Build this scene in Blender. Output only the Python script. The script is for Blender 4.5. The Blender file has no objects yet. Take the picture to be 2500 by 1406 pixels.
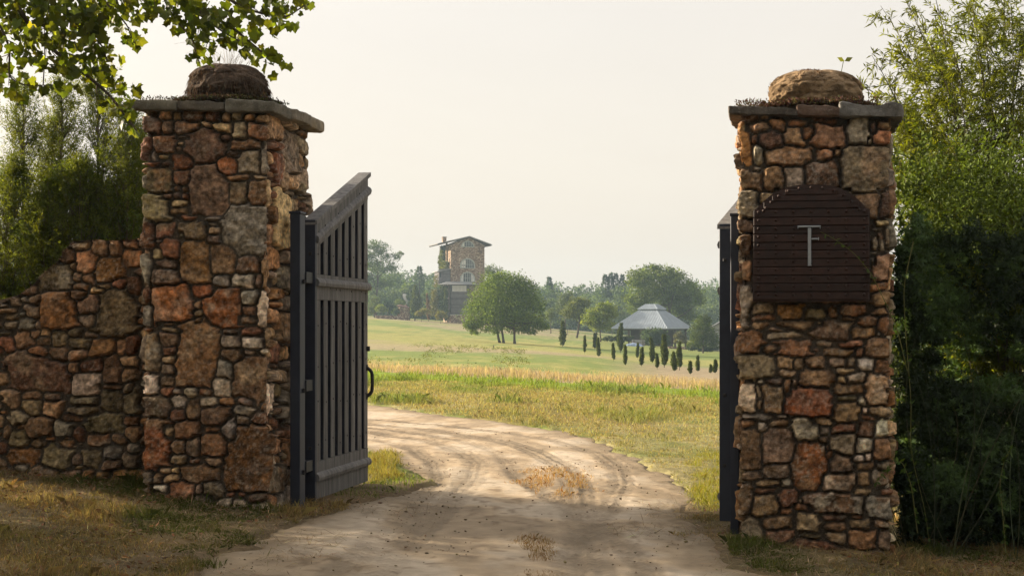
import bpy, bmesh, math, random
import numpy as np
from mathutils import Vector
C = bpy.context.scene.collection
R = math.radians
F = 4000.0            # focal length in photo pixels (2500 wide)
EYE = 1.6
HOR = 796.0           # photo row of the horizon
rng = np.random.default_rng(11)
random.seed(5)

def at(px, py, Y):
    return np.array([(px - 1250.0) / F * Y, Y, EYE + (HOR - py) / F * Y])

# ---------------------------------------------------------------- noise
def _hash(ix, iy, seed):
    n = (ix.astype(np.int64) * 374761393 + iy.astype(np.int64) * 668265263 + seed * 1274126177) & 0x7fffffff
    n = ((n ^ (n >> 13)) * 1274126177) & 0x7fffffff
    n = (n ^ (n >> 16)) & 0xffff
    return n / 65535.0
def vnoise(x, y, seed=0):
    x = np.asarray(x, float); y = np.asarray(y, float)
    ix = np.floor(x); iy = np.floor(y); fx = x - ix; fy = y - iy
    fx = fx * fx * (3 - 2 * fx); fy = fy * fy * (3 - 2 * fy)
    a = _hash(ix, iy, seed); b = _hash(ix + 1, iy, seed); c = _hash(ix, iy + 1, seed); d = _hash(ix + 1, iy + 1, seed)
    return (a * (1 - fx) + b * fx) * (1 - fy) + (c * (1 - fx) + d * fx) * fy
def fbm(x, y, seed=0, oct=4, gain=0.5):
    t = 0; amp = 1; tot = 0
    for o in range(oct):
        t = t + amp * vnoise(np.asarray(x) * 2 ** o, np.asarray(y) * 2 ** o, seed + o * 17); tot += amp; amp *= gain
    return t / tot
def sstep(a, b, x):
    t = np.clip((np.asarray(x, float) - a) / (b - a), 0, 1); return t * t * (3 - 2 * t)
def lerp(a, b, t): return a + (b - a) * t

# ---------------------------------------------------------------- mesh helpers
class MB:
    """collects vertices, faces, colours of one mesh"""
    def __init__(s): s.V = []; s.F = []; s.C = []; s.M = []; s.n = 0
    def add(s, V, faces, col=(0.5, 0.5, 0.5), mi=0):
        V = np.asarray(V, float).reshape(-1, 3)
        c = np.asarray(col, float)
        if c.ndim == 1: c = np.tile(c, (len(V), 1))
        s.V.append(V); s.C.append(c)
        if isinstance(faces, np.ndarray): s.F.append((faces + s.n, mi))
        else:
            by = {}
            for f in faces: by.setdefault(len(f), []).append(f)
            for k, fs in by.items(): s.F.append((np.array(fs) + s.n, mi))
        s.n += len(V); return s
    def box(s, lo, hi, col=(.5, .5, .5), mi=0, fr=None, bev=0.0, jit=0.0):
        lo = np.array(lo, float); hi = np.array(hi, float)
        if bev > 0:
            b = np.minimum(bev, (hi - lo) * 0.45); c = (lo + hi) / 2; h = (hi - lo) / 2
            V = []; idx = {}
            for sx in (-1, 1):
                for sy in (-1, 1):
                    for sz in (-1, 1):
                        sg = np.array([sx, sy, sz])
                        for ax in range(3):
                            p = h - b; p[ax] = h[ax]
                            idx[(sx, sy, sz, ax)] = len(V); V.append(c + sg * p)
            V = np.array(V); fs = []
            for ax in range(3):
                o = [i for i in range(3) if i != ax]
                for sg in (-1, 1):
                    q = []
                    for a, d in ((-1, -1), (1, -1), (1, 1), (-1, 1)):
                        k = [0, 0, 0]; k[ax] = sg; k[o[0]] = a; k[o[1]] = d; q.append(idx[(*k, ax)])
                    fs.append(q)
                for a in (-1, 1):
                    for d in (-1, 1):
                        k0 = [0, 0, 0]; k1 = [0, 0, 0]
                        k0[ax] = -1; k1[ax] = 1
                        k0[o[0]] = k1[o[0]] = a; k0[o[1]] = k1[o[1]] = d
                        fs.append([idx[(*k0, o[0])], idx[(*k1, o[0])], idx[(*k1, o[1])], idx[(*k0, o[1])]])
            for sx in (-1, 1):
                for sy in (-1, 1):
                    for sz in (-1, 1): fs.append([idx[(sx, sy, sz, a)] for a in range(3)])
            # fix orientation: outward from centre
            out = []
            for f in fs:
                p = V[f]; n = np.cross(p[1] - p[0], p[2] - p[0])
                out.append(f if np.dot(n, p.mean(0) - c) > 0 else f[::-1])
            fs = out
        else:
            x0, y0, z0 = lo; x1, y1, z1 = hi
            V = np.array([(x0, y0, z0), (x1, y0, z0), (x1, y1, z0), (x0, y1, z0), (x0, y0, z1), (x1, y0, z1), (x1, y1, z1), (x0, y1, z1)])
            fs = [(0, 3, 2, 1), (4, 5, 6, 7), (0, 1, 5, 4), (1, 2, 6, 5), (2, 3, 7, 6), (3, 0, 4, 7)]
        if fr is not None: V = fr(V)
        return s.add(V, fs, col, mi)
    def hexa(s, P, col=(.5, .5, .5), mi=0):
        """8 corners: bottom 4 ccw from above, top 4"""
        return s.add(P, [(0, 3, 2, 1), (4, 5, 6, 7), (0, 1, 5, 4), (1, 2, 6, 5), (2, 3, 7, 6), (3, 0, 4, 7)], col, mi)
    def tube(s, pts, rad, col=(.5, .5, .5), n=6, mi=0, cap=True):
        pts = np.asarray(pts, float); k = len(pts)
        rad = np.full(k, rad, float) if np.isscalar(rad) else np.asarray(rad, float)
        d = np.gradient(pts, axis=0); d /= np.linalg.norm(d, axis=1)[:, None] + 1e-9
        up = np.array([0.13, 0.31, 0.94]); a = np.cross(d, up)
        bad = np.linalg.norm(a, axis=1) < 0.05
        if bad.any(): a[bad] = np.cross(d[bad], [1, 0, 0.1])
        a /= np.linalg.norm(a, axis=1)[:, None]; b = np.cross(d, a)
        th = np.arange(n) / n * 2 * np.pi
        V = pts[:, None, :] + rad[:, None, None] * (a[:, None, :] * np.cos(th)[None, :, None] + b[:, None, :] * np.sin(th)[None, :, None])
        V = V.reshape(-1, 3)
        i = np.arange(k - 1)[:, None] * n + np.arange(n)[None, :]; j = np.arange(k - 1)[:, None] * n + (np.arange(n)[None, :] + 1) % n
        Fq = np.stack([i, i + n, j + n, j], -1).reshape(-1, 4)
        s.add(V, Fq, col, mi)
        if cap:
            base = s.n - len(V)
            s.F.append((np.array([[base + q for q in range(n)]]), mi)); s.F.append((np.array([[s.n - 1 - q for q in range(n)]]), mi))
        return s
    def build(s, name, mats, parent=None, smooth=False, local=True):
        if not s.V: return None
        V = np.concatenate(s.V); Cc = np.concatenate(s.C)
        if parent is not None and local:
            top = parent
            while top.parent is not None: top = top.parent
            V = V - np.array(top.location)
        me = bpy.data.meshes.new(name)
        tot = sum(f.size for f, _ in s.F); nf = sum(len(f) for f, _ in s.F)
        me.vertices.add(len(V)); me.vertices.foreach_set('co', V.astype(np.float32).ravel())
        li = np.concatenate([f.ravel() for f, _ in s.F]).astype(np.int32)
        sz = np.concatenate([np.full(len(f), f.shape[1]) for f, _ in s.F]); ms = np.concatenate([np.full(len(f), m) for f, m in s.F])
        st = np.concatenate([[0], np.cumsum(sz)[:-1]]).astype(np.int32)
        me.loops.add(tot); me.loops.foreach_set('vertex_index', li)
        me.polygons.add(nf); me.polygons.foreach_set('loop_start', st)
        me.polygons.foreach_set('material_index', ms.astype(np.int32))
        me.polygons.foreach_set('use_smooth', np.full(nf, smooth, dtype=bool))
        me.update(calc_edges=True)
        at_ = me.attributes.new('Col', 'FLOAT_COLOR', 'POINT')
        c4 = np.ones((len(V), 4), np.float32); c4[:, :3] = Cc
        at_.data.foreach_set('color', c4.ravel())
        o = bpy.data.objects.new(name, me); C.objects.link(o)
        for m in (mats if isinstance(mats, (list, tuple)) else [mats]): me.materials.append(m)
        if parent is not None: o.parent = parent
        return o

def tag(o, label=None, cat=None, group=None, kind=None):
    if label: o['label'] = label
    if cat: o['category'] = cat
    if group: o['group'] = group
    if kind: o['kind'] = kind
    return o
def thing(name, loc, label, cat, group=None):
    o = bpy.data.objects.new(name, None); C.objects.link(o); o.location = tuple(float(v) for v in loc)
    o.empty_display_size = 0.2
    return tag(o, label, cat, group)
def copy_thing(root, loc, scale=1.0, rot=0.0, label=None):
    r = root.copy(); C.objects.link(r); r.location = tuple(float(v) for v in loc)
    r.scale = (scale,) * 3 if np.isscalar(scale) else scale
    r.rotation_euler = (0, 0, rot)
    if label: r['label'] = label
    for ch in list(root.children):
        c = ch.copy(); C.objects.link(c); c.parent = r
        for g in list(ch.children):
            d = g.copy(); C.objects.link(d); d.parent = c
    return r

# ---------------------------------------------------------------- materials
def newmat(name):
    m = bpy.data.materials.new(name); m.use_nodes = True
    nt = m.node_tree; nt.nodes.clear()
    out = nt.nodes.new('ShaderNodeOutputMaterial')
    return m, nt, out
def nd(nt, typ, **kw):
    n = nt.nodes.new(typ)
    for k, v in kw.items():
        if k.startswith('i_'):
            key = k[2:]
            n.inputs[int(key) if key.isdigit() else key.replace('_', ' ')].default_value = v
        else: setattr(n, k, v)
    return n
def math_n(nt, op, a, b=None, clamp=False):
    n = nt.nodes.new('ShaderNodeMath'); n.operation = op; n.use_clamp = clamp
    for i, v in enumerate((a, b)):
        if v is None: continue
        if isinstance(v, (int, float)): n.inputs[i].default_value = v
        else: nt.links.new(v, n.inputs[i])
    return n.outputs[0]
def mixc(nt, fac, a, b, mode='MIX'):
    n = nt.nodes.new('ShaderNodeMix'); n.data_type = 'RGBA'; n.blend_type = mode
    for i, v in ((0, fac), (6, a), (7, b)):
        if isinstance(v, (int, float)): n.inputs[i].default_value = v
        elif isinstance(v, tuple): n.inputs[i].default_value = (*v, 1)[:4]
        else: nt.links.new(v, n.inputs[i])
    return n.outputs[2]
def noise_n(nt, scale, detail=4, rough=0.55, vec=None, dist=0.0):
    n = nd(nt, 'ShaderNodeTexNoise'); n.inputs['Scale'].default_value = scale; n.inputs['Detail'].default_value = detail
    n.inputs['Roughness'].default_value = rough; n.inputs['Distortion'].default_value = dist
    if vec is not None: nt.links.new(vec, n.inputs['Vector'])
    return n
def ramp(nt, fac, stops):
    n = nd(nt, 'ShaderNodeValToRGB'); e = n.color_ramp.elements
    while len(e) > 1: e.remove(e[-1])
    for i, (p, c) in enumerate(stops):
        x = e[0] if i == 0 else e.new(p)
        x.position = p; x.color = (c, c, c, 1) if np.isscalar(c) else (*c, 1)
    nt.links.new(fac, n.inputs[0]); return n.outputs[0]
def attr_col(nt):
    n = nd(nt, 'ShaderNodeAttribute'); n.attribute_name = 'Col'; return n.outputs['Color']
def gpos(nt): return nd(nt, 'ShaderNodeNewGeometry').outputs['Position']
def mapv(nt, vec, sc):
    n = nd(nt, 'ShaderNodeMapping'); n.inputs['Scale'].default_value = sc; nt.links.new(vec, n.inputs[0]); return n.outputs[0]

def rough_mat(name, scale=20, var=(0.6, 1.35), rough=0.85, bump=0.4, bscale=60, bdist=0.01, spec=0.25, fine=None, stretch=None):
    """vertex colour times two scales of noise, with bump"""
    m, nt, out = newmat(name)
    p = nd(nt, 'ShaderNodeBsdfPrincipled'); p.inputs['Roughness'].default_value = rough; p.inputs['Specular IOR Level'].default_value = spec
    g = nd(nt, 'ShaderNodeTexCoord').outputs['Object']
    if stretch: g = mapv(nt, g, stretch)
    n1 = noise_n(nt, scale, 5, 0.6, g); n2 = noise_n(nt, bscale, 4, 0.65, g)
    f = ramp(nt, n1.outputs[0], [(0.3, var[0]), (0.7, var[1])])
    c = mixc(nt, 1.0, attr_col(nt), f, 'MULTIPLY')
    if fine:
        sp = ramp(nt, n2.outputs[0], [(0.56, 0.0), (0.72, 1.0)])
        c = mixc(nt, math_n(nt, 'MULTIPLY', sp, fine[3]), c, fine[:3])
    nt.links.new(c, p.inputs['Base Color'])
    if bump:
        b = nd(nt, 'ShaderNodeBump'); b.inputs['Strength'].default_value = bump; b.inputs['Distance'].default_value = bdist
        nt.links.new(n2.outputs[0], b.inputs['Height']); nt.links.new(b.outputs[0], p.inputs['Normal'])
    nt.links.new(p.outputs[0], out.inputs[0]); return m
def leaf_mat(name, trans=0.4, tint=(1.25, 1.2, 0.5), rough=0.5, spec=0.25):
    m, nt, out = newmat(name)
    c = attr_col(nt)
    p = nd(nt, 'ShaderNodeBsdfPrincipled'); p.inputs['Roughness'].default_value = rough; p.inputs['Specular IOR Level'].default_value = spec
    nt.links.new(c, p.inputs['Base Color'])
    t = nd(nt, 'ShaderNodeBsdfTranslucent'); nt.links.new(mixc(nt, 1.0, c, tint, 'MULTIPLY'), t.inputs[0])
    mx = nd(nt, 'ShaderNodeMixShader'); mx.inputs[0].default_value = trans
    nt.links.new(p.outputs[0], mx.inputs[1]); nt.links.new(t.outputs[0], mx.inputs[2]); nt.links.new(mx.outputs[0], out.inputs[0])
    return m
def plain_mat(name, col, rough=0.6, metal=0.0, spec=0.4):
    m, nt, out = newmat(name)
    p = nd(nt, 'ShaderNodeBsdfPrincipled'); p.inputs['Roughness'].default_value = rough; p.inputs['Metallic'].default_value = metal
    p.inputs['Specular IOR Level'].default_value = spec
    n = noise_n(nt, 9, 5, 0.6, nd(nt, 'ShaderNodeTexCoord').outputs['Object'])
    nt.links.new(mixc(nt, 1.0, (*col, 1), ramp(nt, n.outputs[0], [(0.3, 0.78), (0.7, 1.2)]), 'MULTIPLY'), p.inputs['Base Color'])
    nt.links.new(p.outputs[0], out.inputs[0]); return m

# ---------------------------------------------------------------- leaves and blades
def rand_unit(n, r=None):
    r = r or rng
    v = r.normal(size=(n, 3)); return v / np.linalg.norm(v, axis=1)[:, None]
def leaf_quads(mb, P, D, L, W, col, N=None, mi=0, bend=0.0):
    """one pointed quad per leaf: P base, D direction"""
    n = len(P); D = D / (np.linalg.norm(D, axis=1)[:, None] + 1e-9)
    if N is None: N = rand_unit(n)
    S = np.cross(D, N); S /= np.linalg.norm(S, axis=1)[:, None] + 1e-9
    L = np.broadcast_to(L, (n,))[:, None]; W = np.broadcast_to(W, (n,))[:, None]
    V = np.stack([P, P + D * L * .45 + S * W * .5, P + D * L + np.array([0, 0, -1]) * bend * L, P + D * L * .45 - S * W * .5], 1).reshape(-1, 3)
    mb.add(V, np.arange(n * 4).reshape(-1, 4), np.repeat(col, 4, 0), mi)
def blades(mb, P, Hh, W, lean, col, tipcol=None):
    """bent grass blades; P base points"""
    n = len(P); a = rng.uniform(0, 2 * np.pi, n)
    S = np.stack([np.cos(a), np.sin(a), np.zeros(n)], 1)
    b = rng.uniform(0, 2 * np.pi, n); Ld = np.stack([np.cos(b), np.sin(b), np.zeros(n)], 1) * (np.broadcast_to(lean, (n,)) * rng.uniform(.2, 1.3, n))[:, None]
    Hh = np.broadcast_to(Hh, (n,))[:, None]; W = np.broadcast_to(W, (n,))[:, None]
    up = np.array([0, 0, 1.0])
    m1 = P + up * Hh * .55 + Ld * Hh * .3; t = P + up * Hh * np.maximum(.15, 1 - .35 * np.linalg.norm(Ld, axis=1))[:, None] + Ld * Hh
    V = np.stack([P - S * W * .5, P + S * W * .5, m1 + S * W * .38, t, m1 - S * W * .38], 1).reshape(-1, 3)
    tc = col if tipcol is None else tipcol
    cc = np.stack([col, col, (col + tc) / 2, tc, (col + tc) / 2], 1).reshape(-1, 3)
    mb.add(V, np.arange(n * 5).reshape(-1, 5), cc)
def vary(col, n, v=0.18, hue=0.08):
    c = np.tile(np.asarray(col, float), (n, 1)) * np.exp(rng.normal(0, v, (n, 1))) * np.exp(rng.normal(0, hue, (n, 3)))
    return np.clip(c, 0.002, 0.9)
EXPOSURE = 1.38
HAZE = 0.00036
# ---------------------------------------------------------------- terrain
_tu = (np.array([-2600, -400, 650, 900, 1330, 1700, 2200, 5200]) - 1250) / F
_tY = np.array([24, 30, 45, 60, 90, 120, 170, 230, 310, 420, 600, 1000.])
_tz = np.array([
 [.35, .2, -.04, -.06, -.05, -.10, -.2, -.4],
 [.35, .2, -.03, -.06, -.04, -.10, -.2, -.4],
 [.35, .2, 0, -.02, -.08, -.13, -.25, -.5],
 [.35, .2, 0, -.03, -.14, -.37, -.5, -.8],
 [.3, .1, -.1, -.245, -.38, -.94, -1.3, -1.6],
 [.4, .3, -.05, -.26, -.56, -1.4, -1.9, -2.2],
 [1.5, 1.2, .7, .37, -.61, -1.63, -2.2, -2.6],
 [3.5, 3, 2.2, 1.54, -.12, -1.56, -2.3, -2.6],
 [6, 5, 4.2, 3.38, 1.06, -1.65, -2.4, -2.6],
 [8, 7, 5.6, 4.5, 1.5, -2.0, -2.5, -2.6],
 [9, 8, 7, 6, 2, -2, -2.5, -2.6],
 [11, 10, 9, 8, 3, -1, -2.0, -2.0]])
_gu = np.linspace(-1.0, 1.0, 401); _gl = np.linspace(math.log(24), math.log(1000), 241)
_r1 = np.array([np.interp(_gu, _tu, row) for row in _tz])
_gz = np.array([np.interp(_gl, np.log(_tY), _r1[:, j]) for j in range(len(_gu))])      # [u, l]
def _blur(a, k, ax):
    w = np.exp(-np.linspace(-2, 2, 2 * k + 1) ** 2); w /= w.sum()
    pad = [(0, 0), (0, 0)]; pad[ax] = (k, k); b = np.pad(a, pad, mode='edge')
    return np.apply_along_axis(lambda v: np.convolve(v, w, 'valid'), ax, b)
_gz = _blur(_blur(_gz, 9, 0), 9, 1)
_x0 = np.array([-60, -14, -6, -3.25, -2.2, 1.83, 3.0, 6, 14, 60.])
_z0 = np.array([.7, .5, .34, .14, 0.01, -.145, -.27, -.36, -.4, -.5])
def H(X, Y):
    X = np.asarray(X, float); Y = np.asarray(Y, float); sh = np.broadcast(X, Y).shape
    X = np.broadcast_to(X, sh); Y = np.broadcast_to(Y, sh)
    a = (np.interp(X - .25, _x0, _z0) + np.interp(X + .25, _x0, _z0) + np.interp(X, _x0, _z0)) / 3
    Yc = np.maximum(Y, 24); u = np.clip(X / np.maximum(Yc, 24), -.999, .999); l = np.clip(np.log(Yc), _gl[0], _gl[-1] - 1e-6)
    fu = (u - _gu[0]) / (_gu[1] - _gu[0]); fl = (l - _gl[0]) / (_gl[1] - _gl[0])
    iu = np.clip(fu.astype(int), 0, 399); il = np.clip(fl.astype(int), 0, 239); fu = fu - iu; fl = fl - il
    b = (_gz[iu, il] * (1 - fu) + _gz[iu + 1, il] * fu) * (1 - fl) + (_gz[iu, il + 1] * (1 - fu) + _gz[iu + 1, il + 1] * fu) * fl
    t = sstep(15.5, 26, Y)
    z = a * (1 - t) + b * t
    z = z + .03 * (fbm(X * .7, Y * .7, 3, 3) - .5) * sstep(60, 30, Y)
    return z
def hit(px, py, y0=12.0, y1=600.0):
    """where the line of sight through a photo pixel meets the terrain"""
    Y = np.exp(np.linspace(math.log(y0), math.log(y1), 4000)); X = (px - 1250) / F * Y; Z = EYE + (HOR - py) / F * Y
    d = Z - H(X, Y); k = np.where(d <= 0)[0]
    i = k[0] if len(k) else len(Y) - 1
    return np.array([X[i], Y[i], H(X[i], Y[i])])
def ground_pts(X, Y, dz=0.0): return np.stack([X, Y, H(X, Y) + dz], 1)

# road: a dirt lane through the gate, turning left behind it.  left / right edges as functions of Y
_ry = np.array([-30, 6, 9.5, 11, 12.5, 14, 15, 16.2, 17.2, 18.2, 20, 22.4, 24.5, 27, 30, 33, 36, 38])
_rl = np.array([-3.0, -2.3, -2.2, -2.1, -2.0, -1.85, -1.55, -1.25, -1.02, -1.13, -1.7, -2.2, -3.2, -5.5, -9, -13, -20, -26])
_rr = np.array([2.5, 2.1, 1.95, 1.85, 1.75, 1.7, 1.75, 1.85, 1.95, 1.9, 1.75, 1.6, 1.25, .55, -.9, -2.2, -3.6, -4.6])
def road_in(X, Y):
    w = .55 * (fbm(X * 1.1, Y * .8, 21, 4) - .5)
    w2 = .30 * (fbm(X * 5, Y * 3, 22, 3) - .5)
    return np.minimum(X - np.interp(Y, _ry, _rl), np.interp(Y, _ry, _rr) - X) + w + w2

def axis(knots):
    out = []
    for (a, b, s0, s1) in knots:
        x = a
        while x < b:
            out.append(x); x += s0 + (s1 - s0) * (x - a) / (b - a)
    out.append(knots[-1][1]); return np.array(out)
gx = axis([(-700, -60, 40, 4), (-60, -8, 4, .25), (-8, 8, .07, .07), (8, 60, .25, 4), (60, 700, 4, 40)])
gy = axis([(-60, 8, 4, .3), (8, 20, .07, .07), (20, 60, .08, .4), (60, 200, .5, 2.0), (200, 700, 2, 15)])
GX, GY = np.meshgrid(gx, gy, indexing='ij')
GZ = H(GX, GY)
_near = sstep(45, 22, GY) * sstep(16, 9, np.abs(GX))
_rd = road_in(GX, GY)
GZ = GZ + _near * (.05 * (fbm(GX * 3, GY * 3, 5, 4) - .5) + .02 * (fbm(GX * 9, GY * 9, 6, 2) - .5))
GZ = GZ - .13 * sstep(.02, .30, _rd) * sstep(45, 38, GY)
def dirtiness(X, Y):
    """0 grass .. 1 bare ground close to the lane and in the foreground"""
    r = road_in(X, Y)
    return np.clip(sstep(-1.1, .1, r) * .8 + .45 * (fbm(X * 1.3, Y * 1.3, 31, 4) - .42) * 2, 0, 1)
def strip_d(X, Y):
    """distance beyond the near edge of the tall dry grass (metres)"""
    return Y - (52.0 - 1.50 * np.clip(X, -40, 40)) + 4.5 * (fbm(X * .22, Y * .12, 77, 4) - .5)
def field_color(X, Y):
    n1 = fbm(X * .5, Y * .22, 41, 4); n2 = fbm(X * 2.2, Y * 1.1, 42, 4); n3 = fbm(X * .06, Y * .035, 43, 4); n4 = fbm(X * .9, Y * .13, 45, 3)
    green = np.array([.145, .180, .045]); tan = np.array([.27, .235, .115]); brown = np.array([.17, .115, .05]); lime = np.array([.19, .275, .03])
    gold = np.array([.31, .30, .105]); lawn = np.array([.185, .235, .07]); dry = np.array([.34, .27, .185]); earth = np.array([.15, .11, .068])
    def mx(a, b, t): return a + (b - a) * np.asarray(t)[..., None]
    c = mx(green, tan, sstep(.3, .68, n1 * .6 + n2 * .4)); c = mx(c, brown, sstep(.55, .75, n4) * .6)
    sd = strip_d(X, Y)
    c = mx(c, lime, sstep(-11, -6, sd + 2 * (n1 - .5)) * .85 * sstep(.25, .6, n2 + .2))
    c = mx(c, dry, sstep(-.5, 1.0, sd))
    far = mx(gold, lawn, sstep(.4, .62, n3 * .65 + n4 * .35)); far = mx(far, dry, sstep(.57, .72, fbm(X * .035, Y * .03, 44, 3)) * .7)
    u = X / np.maximum(Y, 1)
    far = mx(far, dry * .95, sstep(.045, .10, u) * sstep(130, 105, Y) * .9)
    far = mx(far, lawn * .9, sstep(.03, .07, u) * sstep(140, 165, Y) * .75)
    c = mx(c, far, sstep(8, 16, sd))
    near = mx(mx(np.array([.165, .128, .074]), np.array([.25, .175, .085]), sstep(.4, .7, n2)), np.array([.07, .075, .026]), sstep(.45, .7, n1) * .7)
    near = mx(near, earth, dirtiness(X, Y) * .85)
    c = mx(near, c, sstep(16.5, 19, Y + (n1 - .5) * 3))
    c = c * (.75 + .5 * n2)[..., None]
    return c
GC = field_color(GX, GY)
nx, ny = GX.shape
ii = np.arange(nx * ny).reshape(nx, ny)
GF = np.stack([ii[:-1, :-1], ii[1:, :-1], ii[1:, 1:], ii[:-1, 1:]], -1).reshape(-1, 4)
m_ground = rough_mat('meadow_soil', scale=6, var=(.72, 1.3), rough=.95, bump=.8, bscale=26, bdist=.03, spec=.05, fine=(.32, .24, .12, .35))
mb = MB(); mb.add(np.stack([GX, GY, GZ], -1).reshape(-1, 3), GF, GC.reshape(-1, 3))
ground = tag(mb.build('ground', m_ground, smooth=True), 'rolling meadow ground of dry and green grass', 'ground', kind='structure')

# lane sheet, 4 mm and more above the soil, with tyre tracks pressed into it
rx = np.arange(-9, 3.2, .034); ry = axis([(6, 20, .034, .034), (20, 37.5, .036, .09)])
RX, RY = np.meshgrid(rx, ry, indexing='ij')
RI = road_in(RX, RY)
_cy = np.array([-5, 9, 12, 14, 16, 18, 20, 22, 24, 26.5, 29, 32, 36, 40])
_tracks = [  # x(Y) of the middle of each wheel track, half width
    (np.array([-1.2, -1.02, -.86, -.72, -.56, -.42, -.42, -.7, -1.25, -2.6, -4.6, -7.4, -12, -18]), .15, 1),
    (np.array([.62, .60, .56, .58, .66, .72, .62, .33, -.2, -1.4, -3.2, -5.6, -9.6, -15]), .17, 2),
    (np.array([-1.45, -1.3, -1.1, -.98, -.86, -.80, -.95, -1.3, -1.95, -3.5, -5.8, -9, -14, -20]), .13, 3),
    (np.array([.30, .36, .42, .66, .98, 1.22, 1.30, 1.15, .6, -.5, -2.2, -4.4, -8.2, -13]), .13, 4),
    (np.array([1.0, 1.0, .95, .80, .45, .1, -.05, -.2, -.75, -2.0, -3.8, -6.4, -10.6, -16]), .12, 5)]
DZ = np.zeros_like(RX); TR = np.zeros_like(RX)
for xs, hw, k in _tracks:
    cx = np.interp(RY, _cy, (xs)); slope = np.gradient(cx, axis=1) / np.gradient(RY, axis=1)
    d = (RX - cx) / np.sqrt(1 + slope ** 2)
    ins = sstep(hw * 1.15, hw * .9, np.abs(d)) * (.6 + .4 * sstep(.3, .6, fbm(RX * .8, RY * .6, 60 + k, 3)))
    s = RY * np.sqrt(1 + slope ** 2)
    lug = np.sin((s + np.abs(d) * 1.2 * (1 if k % 2 else -1)) * 2 * np.pi / .13) * np.where(np.abs(d) < hw * .72, 1, .3)
    rib = np.cos(d / hw * 3 * np.pi)
    DZ += ins * (-.010 + .010 * lug + .006 * rib) + .010 * np.exp(-((np.abs(d) - hw * 1.25) / .04) ** 2) * (ins > .2)
    TR = np.maximum(TR, ins * (.6 + .4 * lug))
RZ = H(RX, RY) + DZ + .022 * (fbm(RX * 1.6, RY * 1.2, 8, 3) - .5) + .010 * (fbm(RX * 6, RY * 3.5, 9, 3) - .5) + .008 * (fbm(RX * 16, RY * 9, 10, 2) - .5)
RZ = RZ - .018 - .05 * sstep(.16, 0, RI)
n_ = fbm(RX * 1.5, RY * .8, 51, 4); n2_ = fbm(RX * 7, RY * 3, 52, 3)
sand = np.array([.455, .35, .232]); pale = np.array([.50, .415, .31]); damp = np.array([.27, .215, .15]); litter = np.array([.17, .12, .075])
RC = sand + (pale - sand) * sstep(.45, .65, n_)[..., None]
RC = RC + (damp - RC) * (sstep(.52, .36, n_) * .6 + .8 * np.clip(TR, 0, 1))[..., None].clip(0, 1)
RC = RC + (litter - RC) * (sstep(.62, .78, fbm(RX * 14, RY * 7, 53, 2)) * .55 * sstep(.35, .6, fbm(RX * .9, RY * .9, 54, 3)))[..., None]
RC = RC + (np.array([.20, .155, .098]) - RC) * (sstep(.75, 0, RI) * .85 * (.45 + 1.1 * n2_))[..., None].clip(0, 1)
RC = RC * (.82 + .36 * n2_)[..., None]
keep = RI > 0
kq = keep[:-1, :-1] & keep[1:, :-1] & keep[1:, 1:] & keep[:-1, 1:]
nx, ny = RX.shape; ii = np.arange(nx * ny).reshape(nx, ny)
RF = np.stack([ii[:-1, :-1], ii[1:, :-1], ii[1:, 1:], ii[:-1, 1:]], -1)[kq]
used = np.unique(RF); remap = np.zeros(nx * ny, int); remap[used] = np.arange(len(used))
m_road = rough_mat('lane_sand', scale=5, var=(.85, 1.14), rough=.95, bump=.55, bscale=70, bdist=.012, spec=.08, fine=(.16, .12, .08, .25))
mb = MB(); mb.add(np.stack([RX, RY, RZ], -1).reshape(-1, 3)[used], remap[RF], RC.reshape(-1, 3)[used])
tag(mb.build('dirt_road', m_road, smooth=True), 'sandy dirt lane with tyre tracks turning left behind the gate', 'road', kind='structure')
# ---------------------------------------------------------------- fieldstone masonry
PAL = {'br': (.20, .125, .07), 'db': (.12, .07, .045), 'rb': (.24, .13, .068), 'rd': (.205, .095, .052), 'ru': (.27, .105, .04), 'ob': (.25, .13, .05),
       'or': (.30, .17, .08), 'tn': (.38, .28, .165), 'tb': (.29, .19, .105), 'gt': (.34, .285, .21), 'gb': (.23, .185, .13), 'gr': (.27, .25, .21),
       'ol': (.155, .125, .07), 'pu': (.155, .105, .072), 'pk': (.30, .19, .125), 'wg': (.43, .37, .29), 'wh': (.58, .52, .43), 'wv': (.46, .41, .37), 'bk': (.10, .075, .05)}
E_ = np.array([.985, -.172]); D_ = np.array([.172, .985])     # along a pillar's front, and through the gate
def face_map(zx, zy, tr, O, dirv, z0):
    """photo-crop point -> (distance along face, height) for a vertical face through O along dirv"""
    px = tr[0] + zx / tr[2]; py = tr[1] + zy / tr[2]; u = (px - 1250) / F
    s = (u * O[1] - O[0]) / (dirv[0] - u * dirv[1]); Y = O[1] + s * dirv[1]
    return s, EYE + (HOR - py) / F * Y - z0
def parse(txt, tr, O, dirv, z0, s_off=0.0):
    out = []
    for it in txt.split(','):
        q = it.split(); x0, y0, x1, y1 = map(float, q[:4])
        sa, za = face_map(x0, (y0 + y1) / 2, tr, O, dirv, z0); sb, zb = face_map(x1, (y0 + y1) / 2, tr, O, dirv, z0)
        _, zt = face_map((x0 + x1) / 2, y0, tr, O, dirv, z0); _, zm = face_map((x0 + x1) / 2, y1, tr, O, dirv, z0)
        out.append((s_off + (sa + sb) / 2, (zt + zm) / 2, (sb - sa) / 2, (zt - zm) / 2, q[4] if len(q) > 4 else 'br'))
    return out
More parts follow.
